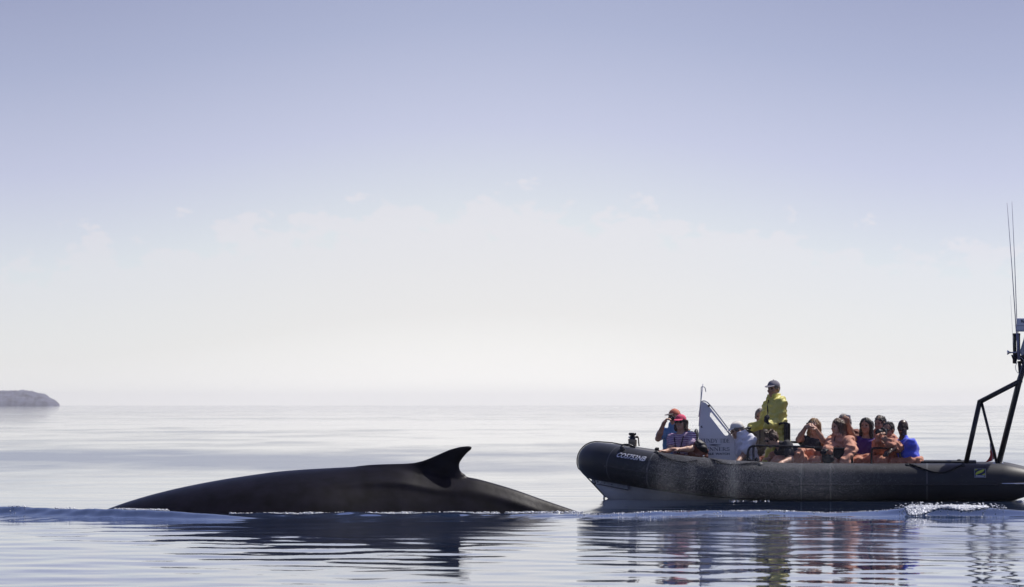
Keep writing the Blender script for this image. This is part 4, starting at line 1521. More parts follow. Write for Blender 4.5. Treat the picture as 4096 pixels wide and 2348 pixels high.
        for q in (-1, 1):
            d.ell(c + (-0.026 * u + 0.066 * f + 0.036 * q * r) * S, np.array([0.020, 0.018, 0.018]) * S, s.hax, 0.02)
            d.sub(c + (0.010 * u + 0.094 * f + 0.031 * q * r) * S, np.array([0.019, 0.016, 0.012]) * S, s.hax, 0.012)
            d.ell(c + (-0.004 * u - 0.012 * f + 0.076 * q * r) * S, np.array([0.011, 0.020, 0.031]) * S, (s.hr * 0.9 + s.hf * 0.3 * -q, s.hf, s.hu), 0.008)
        d.cap(c + (0.018 * u + 0.084 * f) * S, c + (-0.022 * u + 0.106 * f) * S, 0.009 * S, 0.013 * S, 0.012)
        for q in (-1, 1):
            d.ell(c + (-0.026 * u + 0.096 * f + 0.012 * q * r) * S, np.array([0.009, 0.010, 0.008]) * S, s.hax, 0.008)
        d.cap(c + (-0.053 * u + 0.083 * f - 0.017 * r) * S, c + (-0.053 * u + 0.083 * f + 0.017 * r) * S, 0.006 * S, k=0.008)
        d.cap(c + (-0.064 * u + 0.081 * f - 0.014 * r) * S, c + (-0.064 * u + 0.081 * f + 0.014 * r) * S, 0.007 * S, k=0.008)
        for side, (sh, E, W) in s.arms.items():
            d.cap(sh, E, 0.052 * S, 0.041 * S, 0.04)
            d.cap(E, E + 0.35 * (W - E), 0.041 * S, 0.043 * S, 0.02)
            d.cap(E + 0.35 * (W - E), W, 0.043 * S, 0.027 * S, 0.02)
            if side not in gloves:
                s.hand_sdf(d, side)
        for side, (hip, K, A) in s.legs.items():
            d.cap(hip, K, 0.085 * S, 0.058 * S, 0.04)
            d.cap(K, A, 0.056 * S, 0.038 * S, 0.03)
            d.cap(A, A + unit(s.f) * 0.16 - UP * 0.03, 0.035 * S, 0.03 * S, 0.02)
        s.obj_body = obj('body', d.mesh(), s.skin, s.root)
        return s

    def face(s, glasses=False, smile=False):
        c, r, f, u, S = s.head, s.hr, s.hf, s.hu, s.S
        if not glasses:
            for q in (-1, 1):
                obj('eye', lathe([(0, 0.0125 * S), (0.006 * S, 0.011 * S), (0.0115 * S, 0.004 * S), (0.012 * S, -0.004 * S), (0, -0.012 * S)], c + (0.010 * u + 0.0735 * f + 0.031 * q * r) * S, f, 10), m_eye, s.root)
        else:
            d = SDF(0.004)
            for q in (-1, 1):
                d.ell(c + (0.010 * u + 0.093 * f + 0.034 * q * r) * S, np.array([0.031, 0.010, 0.021]) * S, (unit(r - 0.25 * q * f), unit(f + 0.25 * q * r), u), 0.004)
                d.cap(c + (0.016 * u + 0.088 * f + 0.060 * q * r) * S, c + (0.012 * u - 0.005 * f + 0.081 * q * r) * S, 0.005 * S, k=0.004)
            d.cap(c + (0.016 * u + 0.100 * f - 0.012 * r) * S, c + (0.016 * u + 0.100 * f + 0.012 * r) * S, 0.005 * S, k=0.004)
            obj('sunglasses', d.mesh(), m_lens, s.root)
        d = SDF(0.004)
        d.cap(c + (-0.058 * u + 0.086 * f - 0.018 * r) * S, c + (-0.058 * u + 0.086 * f + 0.018 * r) * S, 0.0065 * S, k=0.004)
        obj('mouth', d.mesh(), m_teeth if smile else m_lip, s.root)
        return s

    def hair(s, kind, style='short', hat=False):
        c, r, f, u, S = s.head, s.hr, s.hf, s.hu, s.S
        d = SDF(0.0075)
        d.ell(c + (0.042 * u - 0.020 * f) * S, np.array([0.083, 0.101, 0.090]) * S, s.hax, 0.02)
        if style == 'short':
            d.ell(c + (-0.005 * u - 0.05 * f) * S, np.array([0.075, 0.06, 0.07]) * S, s.hax, 0.03)
        elif style == 'tufty':
            d.ell(c + (-0.005 * u - 0.05 * f) * S, np.array([0.078, 0.065, 0.075]) * S, s.hax, 0.03)
            for i in range(9):
                a = 0.7 * i - 2.8
                d.cap(c + (0.10 * u + 0.05 * math.cos(a) * f + 0.05 * math.sin(a) * r) * S, c + (0.135 * u + 0.06 * math.cos(a * 1.1) * f + 0.07 * math.sin(a) * r) * S, 0.022 * S, 0.008 * S, 0.02)
        elif style in ('long', 'bob'):
            ln = 0.17 if style == 'long' else 0.10
            for q in (-1, 1):
                d.cap(c + (0.02 * u - 0.01 * f + 0.068 * q * r) * S, c - ln * S * UP + (-0.01 * f + 0.085 * q * r) * S, 0.034 * S, 0.030 * S, 0.04)
                d.cap(c + (0.02 * u - 0.05 * f + 0.055 * q * r) * S, c - (ln + 0.03) * S * UP + (-0.06 * f + 0.06 * q * r) * S, 0.045 * S, 0.034 * S, 0.04)
            d.cap(c + (0.02 * u - 0.07 * f) * S, c - (ln + 0.05) * S * UP - 0.075 * S * f, 0.055 * S, 0.04 * S, 0.04)
        d.noise(0.006, 60.0, 3)
        d.folds(0.005, 190.0, s.hr + 0.25 * s.hf, 5)
        if hat:
            d.cut(c + 0.046 * S * u - 0.02 * f, u - 0.18 * f)
        # keeps the face free
        d.sub(c + (-0.052 * u + 0.090 * f) * S, np.array([0.064, 0.092, 0.118]) * S, s.hax, 0.012)
        obj('hair', d.mesh(), m_hair[kind], s.root)
        return s

    def cap_hat(s, m, brim_yaw=0.0, name='cap', brim_m=None, size=1.0):
        c, r, f, u, S = s.head, s.hr, s.hf, s.hu, s.S
        a = math.radians(brim_yaw)
        bf = f * math.cos(a) + r * math.sin(a)
        br = np.cross(bf, u)
        d = SDF(0.005)
        d.ell(c + (0.046 * u - 0.012 * f) * S, np.array([0.085, 0.104, 0.086]) * S * size, s.hax, 0.01)
        d.cut(c + 0.038 * S * u - 0.02 * f, -u + 0.18 * f)
        d.noise(0.002, 70.0, 4)
        h = obj(name, d.mesh(), m, s.root)
        d = SDF(0.005)
        d.ell(c + (0.046 * u + 0.088 * bf) * S, np.array([0.074, 0.080, 0.010]) * S, (br, unit(bf - 0.22 * u), unit(u + 0.22 * bf)), 0.01)
        d.cut(c + 0.035 * S * bf, -bf)
        obj('brim', d.mesh(), brim_m or m, h)
        d = SDF(0.004).ell(c + (0.134 * u - 0.012 * f) * S, np.array([0.009, 0.009, 0.006]) * S, s.hax)
        obj('button', d.mesh(), m, h)
        return s

    def top(s, name, m, sleeve='short', e=0.014, folds=0.004, low=0.0, neckcut=0.062, seed=1, collar=False, hood=False, mh=0.0095):
        """A garment for the trunk and arms; SLEEVE: none, short or long."""
        S = s.S
        d = SDF(mh)
        s.torso(d, e)
        for side, (sh, E, W) in s.arms.items():
            if sleeve == 'none':
                d.cap(sh, sh + 0.10 * (E - sh), 0.052 * S + e * 0.6, k=0.03)
            else:
                f1 = 0.62 if sleeve == 'short' else 1.0
                d.cap(sh, sh + f1 * (E - sh), 0.056 * S + e, (0.052 if sleeve == 'short' else 0.046) * S + e * 1.15, 0.035)
                if sleeve == 'long':
                    d.cap(E, W - 0.015 * (W - E), 0.047 * S + e, 0.036 * S + e, 0.03)
        if collar:
            d.cap(s.neck - 0.01 * s.u + 0.01 * s.f, s.neck + 0.055 * S * s.u + 0.012 * s.f, 0.095 * S, 0.098 * S, 0.03)
        if hood:
            d.ell(s.neck - 0.085 * S * s.f + 0.005 * s.u, np.array([0.13, 0.075, 0.075]) * S, s.ax, 0.05)
        if folds:
            d.folds(folds, 46.0, 0.5 * s.u + 0.7 * s.r + 0.3 * s.f, seed)
            d.folds(folds * 0.8, 70.0, s.u + 0.3 * s.r, seed + 1)
        d.cut(s.pelvis + s.u * low, -s.u)
        if collar:
            d.sub(s.neck + 0.10 * S * s.u + 0.03 * S * s.f, np.array([0.064, 0.066, 0.075]) * S, s.ax, 0.01)
            d.cut(s.neck + 0.098 * S * s.u, s.u)
        else:
            d.sub(s.neck + 0.015 * S * s.u + 0.022 * S * s.f, np.array([neckcut, neckcut * 1.1, 0.058]) * S, s.ax, 0.008)
        g = obj(name, d.mesh(), m, s.root)
        if sleeve == 'long':
            # the front zip and its flap
            fr = [s.neck + s.u * 0.05 * S + s.f * (0.085 * S), s.neck - s.u * 0.06 * S + s.f * (0.10 * S + e), s.neck - s.u * 0.20 * S + s.f * (0.113 * S + e), s.neck + 0.6 * (s.pelvis - s.neck) + s.f * (0.114 * S + e)]
            obj('zip', sweep(spline(np.array(fr), 6), 0.009, 6), m_glove, g)
        return g

    def bottom(s, m, e=0.03, roll=False, name='suit_trousers', folds=0.007, seed=2, rise=0.02, feet=True):
        S = s.S
        d = SDF(0.011)
        d.ell(s.pelvis, np.array([0.165, 0.125, 0.12]) * S + e, s.ax, 0.05)
        for side, (hip, K, A) in s.legs.items():
            d.cap(hip, K, 0.088 * S + e, 0.064 * S + e, 0.05)
            d.cap(K, A, 0.062 * S + e, 0.050 * S + e, 0.04)
        if roll:
            # the upper half of the suit, rolled down about the hips
            a = np.linspace(0, 2 * math.pi, 15)
            P0 = s.pelvis + s.u * (0.05 * S + rise)
            ring_ = [P0 + (0.17 * S + e) * math.cos(q) * s.r + (0.135 * S + e) * math.sin(q) * s.f + s.u * 0.02 * math.sin(3 * q + seed) for q in a]
            for A0, B0 in zip(ring_[:-1], ring_[1:]):
                d.cap(A0, B0, 0.040 * S, k=0.04)
            d.cap(ring_[3], ring_[3] + s.f * 0.06 - s.u * 0.10 + s.r * 0.05, 0.05, 0.035, 0.04)
        d.folds(folds, 42.0, s.f + 0.4 * s.r + 0.5 * s.u, seed)
        d.folds(folds * 0.7, 66.0, s.u + 0.5 * s.r, seed + 3)
        g = obj(name, d.mesh(), m, s.root)
        if feet:
            for side, (hip, K, A) in s.legs.items():
                d = SDF(0.01)
                d.cap(A + UP * 0.03, A - UP * 0.02, 0.055, 0.05, 0.02)
                d.cap(A - UP * 0.03, A - UP * 0.04 + unit(s.f) * 0.17, 0.05, 0.042, 0.03)
                d.cut(A - UP * 0.075, -UP)
                obj('boot', d.mesh(), m_boot, s.root)
        return g

    def glove(s, side, m=None):
        d = SDF(0.006)
        W = s.hands[side][0]
        E = s.arms[side][1]
        s.hand_sdf(d, side, 0.004)
        d.cap(W - 0.10 * unit(W - E), W, 0.043 * s.S, 0.036 * s.S, 0.02)
        obj('glove', d.mesh(), m or m_glove, s.root)
        return s


def camera_thing(c, facing, label, lens=0.06, lens_r=0.028, size=(0.115, 0.055, 0.075), m=None, compact=False, group='cameras held up by passengers'):
    f = unit(facing)
    r = unit(np.cross(f, UP))
    u = np.cross(r, f)
    root = thing('camera', c, label, 'camera', group)
    obj('camera_body', box_bm(c, size, (r, f, u), 0.008), m or m_camera, root)
    if not compact:
        obj('grip', box_bm(c - r * (size[0] / 2 - 0.012) + f * 0.03, (0.026, 0.03, size[2] * 0.95), (r, f, u), 0.008), m_camera, root)
        obj('viewfinder_hump', box_bm(c + u * (size[2] / 2 + 0.010), (0.045, 0.045, 0.026), (r, f, u), 0.008), m_camera, root)
    b = c + f * size[1] / 2
    ln = obj('lens_barrel', lathe([(0, 0), (lens_r, 0), (lens_r, lens * 0.45), (lens_r * 1.1, lens * 0.5), (lens_r * 1.1, lens), (lens_r * 0.92, lens), (lens_r * 0.9, lens - 0.006)], b, f, 18), m_camera, root)
    obj('lens_glass', lathe([(lens_r * 0.9, 0), (lens_r * 0.6, 0.004), (0, 0.006)], b + f * (lens - 0.008), f, 18), m_lens, ln)
    return root


def seat(P, name='seat'):
    """A padded seat box on the deck under a sitter's pelvis."""
    top = P.pelvis[2] - 0.135 * P.S
    c = np.array([P.pelvis[0], P.pelvis[1], 0.075 + (top - 0.075) / 2 - 0.03])
    if top < 0.2:
        top = 0.2
    b = obj('seat_pod', box_bm(c, (0.40, 0.36, max(top - 0.135, 0.04)), BOATAX, 0.03, 2), m_deck, boat)
    obj('cushion', box_bm(np.array([P.pelvis[0], P.pelvis[1], top - 0.03]), (0.42, 0.38, 0.06), BOATAX, 0.025, 3), m_pad, b)


# 1 — man with the raised camera, by the bow
P = Person('man in blue polo shirt and orange-red cap lifting a small camera at the bow', (2697, 1670), 0.10, (22, 2), (2690, 1852, 0.10), 12, m_skin_tan)
P.arm('R', (2632, 1755), (2655, 1694), -1, -1, hand=(2672, 1668), curl=0.9, palm=(0.7, -0.2, -0.6))
P.arm('L', (2768, 1762), (2752, 1722), 1, -1, hand=(2742, 1716), curl=0.5, palm=(-0.2, -0.5, -0.8))
P.sit((2650, 1850, -0.2), (2720, 1850, -0.25)).body().face().hair('grey', hat=True).cap_hat(m_redcap, brim_yaw=35, brim_m=m_hair['grey'], size=1.03)
P.top('polo_shirt', m_blue, 'short', collar=True, seed=11)
P.bottom(m_orange_shade, roll=True, seed=12)
seat(P)
camera_thing(at(2686, 1674, -0.06), fdir(25), 'small black camera held to the eye by the man in the blue polo shirt', 0.03, 0.02, (0.10, 0.035, 0.06), compact=True)
# 2 — woman in stripes
P = Person('smiling woman in a pink cap, sunglasses and purple striped shirt beside the bow sign', (2722, 1690), -0.32, (24, 0), (2735, 1850, -0.30), 28, m_skin, scale=0.95)
P.arm('R', (2684, 1796), (2660, 1806), -1, -1, hand=(2636, 1803), curl=0.6, palm=(0.1, 0, -1))
P.arm('L', (2766, 1795), (2716, 1798), -1, -1, hand=(2686, 1790), curl=0.35, palm=(0, 0.2, -1))
P.sit((2690, 1850, -0.55), (2735, 1852, -0.6)).body().face(glasses=True, smile=True).hair('brown', 'bob', hat=True).cap_hat(m_pink)
P.top('striped_shirt', m_stripe, 'short', seed=21, neckcut=0.07)
for q in (-1, 1):
    pts = spline([P.neck + P.f * (-0.05) + P.r * 0.05 * q + P.u * 0.02, P.neck + P.f * 0.07 + P.r * 0.075 * q - P.u * 0.03, P.neck + P.f * 0.135 + P.r * 0.05 * q - P.u * 0.17, P.neck + P.f * 0.15 + P.r * 0.01 * q - P.u * 0.30], 5)
    obj('neck_strap', sweep(pts, 0.008, 6), m_glove, P.root)
P.bottom(m_orange_shade, roll=True, seed=22)
seat(P)
camera_thing(at(2629, 1797, -0.62), fdir(70), 'small black camera on the tube in the hand of the pink-capped woman', 0.02, 0.018, (0.09, 0.03, 0.055), compact=True)
# 3 — man in the cream cap
P = Person('man in a white shirt and cream cap bending down behind the bow sign', (2948, 1721), -0.30, (70, -16), (2994, 1852, -0.25), 58, m_skin_tan, neck=(2971, 1747, -0.28))
P.arm('L', (2972, 1824), (2948, 1850), -1, -1, curl=0.6)
P.arm('R', (2950, 1810), (2920, 1835), 1, 1, curl=0.6)
P.sit((2960, 1845, -0.1), (2965, 1850, -0.5)).body().face().hair('grey', hat=True).cap_hat(m_creamcap, size=1.04)
P.top('shirt', m_whitecloth, 'short', e=0.03, folds=0.006, seed=31, neckcut=0.066, collar=True)
P.bottom(m_navycloth, e=0.012, seed=32, folds=0.004, name='trousers')
seat(P)
# 4 — skipper
P = Person('standing skipper in a yellow waterproof suit and grey cap at the helm', (3093, 1556), 0.0, (38, -2), (3118, 1778, -0.02), 62, m_skin_tan, scale=1.03)
P.arm('L', (3098, 1716), (3072, 1700), -1, -1, hand=(3062, 1676), curl=0.8, palm=(0.6, 0.5, -0.4))
P.arm('R', (3058, 1692), (3005, 1712), 1, -1, hand=(2984, 1714), curl=1.1, palm=(0.1, 0, -1))
K1, K2 = at(3070, 1842, -0.12), at(3085, 1850, 0.15)
P.legs = {'L': (P.hipL, P.hipL + np.array([-0.14, -0.02, -0.40]), np.array([P.hipL[0] - 0.10, P.hipL[1] - 0.02, 0.16])), 'R': (P.hipR, P.hipR + np.array([-0.16, 0.02, -0.39]), np.array([P.hipR[0] - 0.12, P.hipR[1] + 0.04, 0.16]))}
P.body(gloves=('L', 'R')).face().hair('grey', hat=True).cap_hat(m_greycap)
P.top('jacket', m_yellow, 'long', e=0.028, folds=0.011, low=-0.10, seed=41, collar=True, hood=True)
P.bottom(m_yellow, e=0.028, seed=42, folds=0.008)
P.glove('L').glove('R')
# a knee of his on the saddle seat, and the jockey seat
obj('seat_pod', box_bm(at(3128, 1835, 0.0) - np.array([0, 0, 0.10]), (0.22, 0.34, 0.30), BOATAX, 0.03, 2), m_pad, boat)
# 5 — head behind the skipper
P = Person('short-haired man in a grey fleece half hidden behind the skipper', (3042, 1668), 0.62, (12, 0), (3045, 1850, 0.62), 10, m_skin_tan)
P.arm('R', (3000, 1795), (3020, 1830), -1, -1, curl=0.5)
P.arm('L', (3082, 1795), (3060, 1835), -1, -1, curl=0.5)
P.sit((3020, 1850, 0.3), (3060, 1850, 0.3)).body().face().hair('grey')
P.top('fleece', m_grey, 'long', e=0.022, folds=0.005, seed=51, collar=True)
P.bottom(m_orange_shade, seed=52)
seat(P)
# 6 — man leaning forward
P = Person('man in a charcoal T-shirt and sunglasses leaning forward over the grab rail', (3085, 1757), -0.42, (62, -24), (3188, 1846, -0.38), 74, m_skin, neck=(3121, 1784, -0.40))
P.arm('L', (3165, 1838), (3128, 1850), -1, -1, curl=0.5)
P.arm('R', (3112, 1828), (3090, 1836), 1, -1, hand=(3075, 1832), curl=0.4)
P.sit((3098, 1832, -0.20), (3110, 1850, -0.52)).body().face(glasses=True).hair('brown', 'tufty')
P.top('tee_shirt', m_charcoal, 'short', e=0.018, folds=0.005, seed=61)
P.bottom(m_orange2, seed=62, roll=True)
seat(P)
# 7 — blond woman with a camera
P = Person('woman with blond-brown hair in a dark vest top holding a camera up with both hands', (3256, 1707), -0.05, (14, -4), (3232, 1850, -0.10), 12, m_skin)
P.arm('R', (3194, 1758), (3224, 1708), -1, -1, hand=(3238, 1698), curl=0.95, palm=(0.8, -0.1, -0.3))
P.arm('L', (3291, 1760), (3262, 1716), -1, -1, hand=(3248, 1700), curl=0.95, palm=(-0.8, -0.1, -0.3))
P.sit((3200, 1850, -0.4), (3255, 1852, -0.45)).body().face().hair('blond', 'long')
P.top('vest_top', m_navycloth, 'none', seed=71, neckcut=0.082)
P.bottom(m_orange2, e=0.035, roll=True, seed=72, folds=0.01, rise=0.07)
seat(P)
camera_thing(at(3240, 1700, -0.34), fdir(12), 'black camera held up in both hands by the woman with blond-brown hair', 0.05, 0.027, (0.11, 0.045, 0.07))
# 8 — brown-haired passenger in a suit
P = Person('brown-haired passenger in a faded orange suit looking ahead by the padded backrest', (3350, 1708), -0.32, (58, -2), (3362, 1850, -0.32), 42, m_skin)
P.arm('R', (3322, 1788), (3310, 1803), -1, -1, hand=(3300, 1800), curl=1.0)
P.arm('L', (3405, 1800), (3380, 1848), -1, -1, curl=0.5)
P.sit((3318, 1850, -0.3), (3330, 1852, -0.6)).body(gloves=('R',)).face().hair('brown', 'bob')
P.top('suit_jacket', m_orange2, 'long', e=0.036, folds=0.010, seed=81, collar=True, low=-0.05)
P.bottom(m_orange2, seed=82)
P.glove('R')
seat(P)
# 9 — grey-haired passenger behind
P = Person('grey-haired passenger in an orange suit with painted shade sitting behind the brown-haired one', (3374, 1690), 0.40, (40, 0), (3400, 1850, 0.40), 30, m_skin)
P.arm('R', (3350, 1790), (3340, 1830), -1, -1)
P.arm('L', (3424, 1800), (3412, 1842), -1, -1)
P.sit((3360, 1850, 0.1), (3400, 1850, 0.1)).body().face().hair('grey', 'bob')
P.top('suit_jacket', m_orange_shade, 'long', e=0.034, folds=0.009, seed=91, collar=True)
P.bottom(m_orange_shade, seed=92)
seat(P)
# 10 — dark-haired woman with a raised arm
P = Person('long-haired woman in a purple vest top stretching out one arm with a silver camera', (3464, 1704), 0.05, (22, 0), (3456, 1850, 0.05), 12, m_skin_tan)
P.arm('R', (3407, 1735), (3390, 1690), -1, -1, hand=(3391, 1668), curl=0.9, palm=(-0.5, -0.5, 0.0))
P.arm('L', (3500, 1805), (3485, 1846), -1, -1, curl=0.5)
P.sit((3430, 1850, -0.3), (3480, 1850, -0.3)).body().face().hair('dark', 'long')
P.top('vest_top', m_purple, 'none', seed=101, neckcut=0.08)
P.bottom(m_orange, e=0.03, roll=True, seed=102)
seat(P)
camera_thing(at(3393, 1668, -0.22), fdir(60), 'small silver camera in the outstretched hand of the woman in purple', 0.02, 0.02, (0.09, 0.03, 0.06), m=m_silver, compact=True)
# 11 — dark-haired man behind
P = Person('man with short dark hair in an orange suit behind the photographer with the long lens', (3519, 1696), 0.42, (34, -2), (3515, 1850, 0.42), 25, m_skin_tan)
P.arm('R', (3476, 1800), (3480, 1840), -1, -1)
P.arm('L', (3562, 1800), (3545, 1842), -1, -1)
P.sit((3490, 1850, 0.1), (3530, 1850, 0.1)).body().face().hair('dark')
P.top('suit_jacket', m_orange, 'long', e=0.034, folds=0.009, seed=111, collar=True)
P.bottom(m_orange, seed=112)
seat(P)
# 12 — photographer with the long lens
P = Person('photographer in orange hooded suit and sunglasses aiming a long lens', (3552, 1721), -0.28, (34, -4), (3550, 1852, -0.26), 30, m_skin_tan)
P.arm('R', (3520, 1792), (3521, 1752), -1, -1, hand=(3525, 1732), curl=0.9, palm=(0.4, -0.7, 0.3))
P.arm('L', (3592, 1790), (3556, 1772), -1, -1, hand=(3540, 1756), curl=0.9, palm=(-0.5, 0, 0.6))
P.sit((3505, 1850, -0.5), (3530, 1852, -0.6)).body().face(glasses=True).hair('dark')
P.top('suit_jacket', m_orange, 'long', e=0.038, folds=0.010, seed=121, collar=True, hood=True)
P.bottom(m_orange, e=0.03, seed=122)
seat(P)
camera_thing(at(3530, 1728, -0.46), fdir(32), 'black camera with a long lens aimed towards us by the photographer in sunglasses', 0.13, 0.038, (0.135, 0.06, 0.09))
# 13 — man in the royal blue T-shirt
P = Person('bald man in royal blue T-shirt resting an arm on the rail towards the stern', (3611, 1711), -0.52, (26, 0), (3642, 1852, -0.50), 60, m_skin_dark, sh_drop=(0.01, 0.04))
P.arm('R', (3589, 1786), (3563, 1802), -1, -1, hand=(3548, 1812), curl=0.45, palm=(-0.3, 0, -1))
P.arm('L', (3664, 1806), (3664, 1848), 1, -1, curl=0.5)
P.sit((3560, 1850, -0.40), (3580, 1852, -0.62)).body().face()
P.top('tee_shirt', m_royal, 'short', e=0.02, folds=0.005, seed=131)
P.bottom(m_orange, e=0.012, seed=132, folds=0.010, roll=True, rise=-0.05)
seat(P)

# ---- a rolled-down suit jacket slumped against the foot of the sign, and a bag on the rail
d = SDF(0.009)
ja, jb = at(2782, 1775, -0.42), at(2815, 1812, -0.42)
d.ell(at(2800, 1800, -0.45), (0.155, 0.12, 0.10), (unit(jb - ja), BA, unit(np.cross(jb - ja, BA))), 0.03)
d.ell(at(2786, 1815, -0.42), (0.12, 0.12, 0.13), BOATAX, 0.05)
d.folds(0.010, 48.0, np.array([0.6, 0.2, 0.7]), 6)
d.folds(0.006, 75.0, np.array([0.3, 0.2, -0.9]), 8)
top_obj('suit_jacket', d.mesh(), m_orange_shade, 'orange suit jacket with painted shade bunched up between the striped woman and the bow sign', 'jacket')
d = SDF(0.009)
d.ell(at(2805, 1786, -0.50), (0.125, 0.10, 0.072), (unit(jb - ja), BA, unit(np.cross(jb - ja, BA))), 0.03)
d.folds(0.006, 60.0, np.array([0.6, 0.2, 0.7]), 9)
top_obj('life_vest', d.mesh(), m_pad, 'dark padded life vest lying on the bunched orange jacket', 'life vest')
d = SDF(0.008)
bc = at(3312, 1822, -0.70)
d.ell(bc, (0.085, 0.06, 0.11), BOATAX, 0.03)
d.ell(bc - UP * 0.05, (0.09, 0.065, 0.07), BOATAX, 0.04)
d.folds(0.005, 60.0, np.array([0.2, 0.2, 1.0]), 4)
bag = thing('bag', bc - UP * 0.12, 'black soft bag hanging on the grab rail beside the padded backrest', 'bag')
obj('bag_body', d.mesh(), m_pad, bag)
obj('bag_strap', sweep(spline([bc + UP * 0.08 - BF * -0.05, at(3306, 1790, -0.68), at(3312, 1786, -0.66), at(3319, 1790, -0.68), bc + UP * 0.08 - BF * 0.05], 5), 0.009, 6), m_glove, bag)
# ------------------------------------------------------------------ foam and spray
fr_ = np.random.default_rng(17)
_ico = bmesh.new()
bmesh.ops.create_icosphere(_ico, subdivisions=1, radius=1.0)
ICO_V = np.array([v.co[:] for v in _ico.verts])
ICO_F = np.array([[v.index for v in f.verts] for f in _ico.faces])
_ico.free()
OCT_V = np.array([(1, 0, 0), (-1, 0, 0), (0, 1, 0), (0, -1, 0), (0, 0, 1), (0, 0, -1)], float)
OCT_F = np.array([(0, 2, 4), (2, 1, 4), (1, 3, 4), (3, 0, 4), (2, 0, 5), (1, 2, 5), (3, 1, 5), (0, 3, 5)])


TET_V = np.array([(1, 1, 1), (1, -1, -1), (-1, 1, -1), (-1, -1, 1)], float) * 0.9
TET_F = np.array([(0, 1, 2), (0, 2, 3), (0, 3, 1), (1, 3, 2)])


def drops(P, Rr, base_v, base_f, squash=(1, 1, 1), wob=0.25):
    n = len(P)
    k = len(base_v)
    V = base_v[None] * (1 + wob * fr_.normal(size=(n, k, 1))) * np.asarray(squash)[None, None]
    V = P[:, None] + V * Rr[:, None, None]
    F = base_f[None] + (np.arange(n) * k)[:, None, None]
    return V.reshape(-1, 3), F.reshape(-1, base_f.shape[1])


m_foam_glint = mat('white_foam_and_glint', (0.82, 0.84, 0.86), 0.25, 0.6)
m_spray = mat('white_spray', (0.80, 0.82, 0.86), 0.4, 0.5)


def on_sea(x, y, lift=0.0):
    return np.stack([x, y, sea_height(x, y) + lift], -1)


FP, FR = [], []


def foam(x, y, r, lift=0.0):
    FP.append(on_sea(x, y, lift))
    FR.append(r)


# the breaking crest on the right
n = 9000
u = fr_.random(n) ** 0.85
fx = 4.86 + 1.0 * u
fall = fr_.random(n)
depth = (0.58 - 0.42 * u) * (0.75 + 0.25 * np.sin(9 * u + 1)) * fall ** 0.8
foam(fx, right_ridge(fx) + 0.08 - depth + 0.03 * fr_.normal(size=n), 0.004 + 0.011 * fr_.random(n) ** 2, 0.002 + 0.014 * fr_.random(n))
n = 240
x = 4.75 + 1.35 * fr_.random(n)
foam(x, right_ridge(x) + 0.02 + 0.10 * fr_.normal(size=n), 0.004 + 0.007 * fr_.random(n), 0.01 + 0.05 * fr_.random(n) ** 2)
# specks along the rest of the right-hand ridge
for xa, xb, yc, sp_, n in ((0.75, 2.1, 0.25, 0.25, 260), (2.75, 3.9, 0.05, 0.10, 330), (2.0, 2.8, 0.1, 0.25, 50), (3.9, 4.7, 0.0, 0.08, 60)):
    x = xa + (xb - xa) * fr_.random(n)
    foam(x, right_ridge(x) + yc + sp_ * fr_.normal(size=n), 0.003 + 0.007 * fr_.random(n) ** 2, 0.002)
# along the whale's flank: a broken white line, then specks of foam and painted glint towards the tail
for pa, pb, n, spread in ((940, 1500, 2400, 0.03), (1350, 1850, 2000, 0.12), (1750, 2330, 1700, 0.13)):
    x = (pa + (pb - pa) * fr_.random(n) - 2048) * WY / F_PX
    clump = np.sin(7.0 * x) + np.sin(17.3 * x + 1) + np.sin(31 * x + 2)
    keep = fr_.random(n) < 0.62 + 0.25 * clump
    x = x[keep]
    e = whale_edge(x)
    e = np.where(np.isnan(e), WY - 0.3, e)
    foam(x, e - 0.03 - np.abs(spread * fr_.normal(size=len(x))) - (0.10 if pa > 1300 else 0.0) * fr_.random(len(x)), 0.003 + 0.011 * fr_.random(len(x)) ** 2, 0.002 + 0.020 * fr_.random(len(x)) ** 2.5)
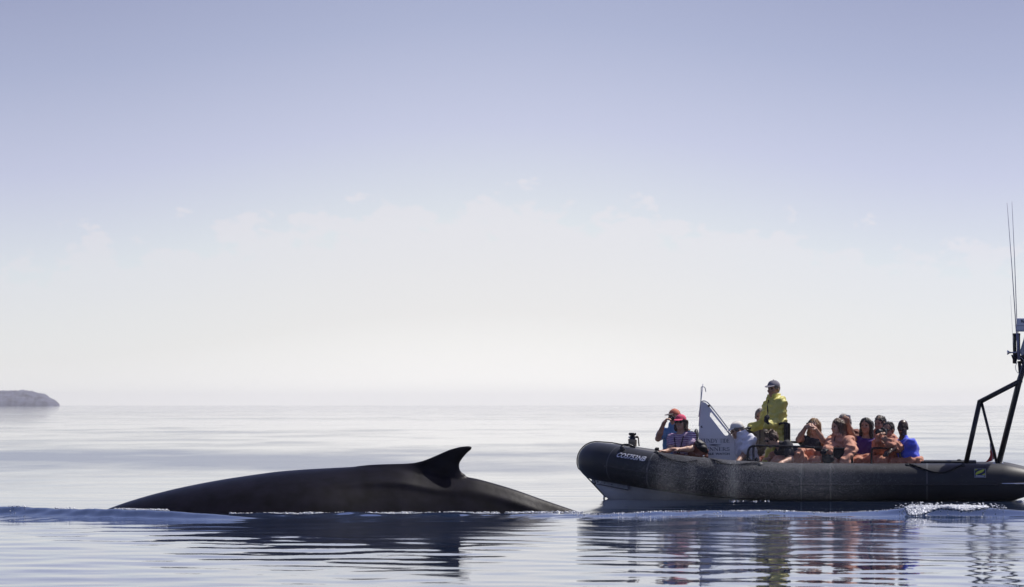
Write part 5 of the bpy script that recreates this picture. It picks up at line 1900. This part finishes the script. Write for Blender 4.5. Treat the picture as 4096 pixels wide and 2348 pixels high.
# on the left-hand ridge
for pa, pb, n, dy, spread in ((45, 120, 45, 0.1, 0.12), (240, 330, 520, 0.35, 0.10), (385, 430, 120, 0.3, 0.1), (500, 720, 700, 0.16, 0.05)):
    x = (pa + (pb - pa) * fr_.random(n) - 2048) * 55.5 / F_PX
    yc = left_ridge(x)
    foam(x, yc + dy + spread * fr_.normal(size=n), 0.003 + 0.008 * fr_.random(n) ** 2, 0.003 + 0.015 * fr_.random(n) ** 3)
# white flecks painted as glints at the boat's waterline, foam at the stern
n = 22
foam(3.2 + 0.6 * fr_.random(n), 62.7 + 0.25 * fr_.normal(size=n), 0.004 + 0.008 * fr_.random(n), 0.003)
n = 420
foam(7.42 + 0.9 * fr_.random(n), 62.75 + 0.14 * fr_.normal(size=n), 0.005 + 0.014 * fr_.random(n) ** 2, 0.004)
FV, FF = drops(np.concatenate(FP), np.concatenate(FR), ICO_V, ICO_F, (1.3, 1.3, 0.6), 0.35)
fo = obj('foam', (FV, FF), m_foam_glint)
set_props(fo, 'white flecks of foam and painted glints along the whale and its wake', 'foam', kind='stuff')

# the last of the whale's blow, drifting past the boat
n = 52000
colm = np.array([2668, 2700, 2762, 2920, 2938, 3120, 3230, 3340])
cw = np.array([34, 75, 18, 30, 16, 150, 140, 110])
pick = fr_.choice(len(colm), n, p=np.array([1.1, 1.1, 0.5, 1.1, 0.7, 2.3, 2.1, 1.1]) / 10.0)
pxs = np.where(fr_.random(n) < 0.72, colm[pick] + cw[pick] * fr_.normal(size=n), 3040 + 240 * fr_.normal(size=n))
pys = 1992 - 150 * fr_.random(n) ** 0.9 - 12 * fr_.normal(size=n) - np.where(fr_.random(n) < 0.20, 240 * fr_.random(n) ** 1.5, 0)
Ys = 57.5 + 4.2 * fr_.random(n)
uu, vv = (pxs - 2048.0) / F_PX, (1174.0 - pys) / F_PX
dirs = np.stack([uu, _cp - vv * _sp, _sp + vv * _cp], -1)
P = CAM + dirs * (Ys / dirs[:, 1])[:, None]
P = P[P[:, 2] > 0.03]
SV, SF = drops(P, 0.0005 + 0.0006 * fr_.random(len(P)), TET_V, TET_F, (0.9, 0.9, 1.2), 0.1)
so = obj('blow_mist', (SV, SF), m_spray)
set_props(so, 'fine white mist of the whale drifting past the boat', 'mist', kind='stuff')
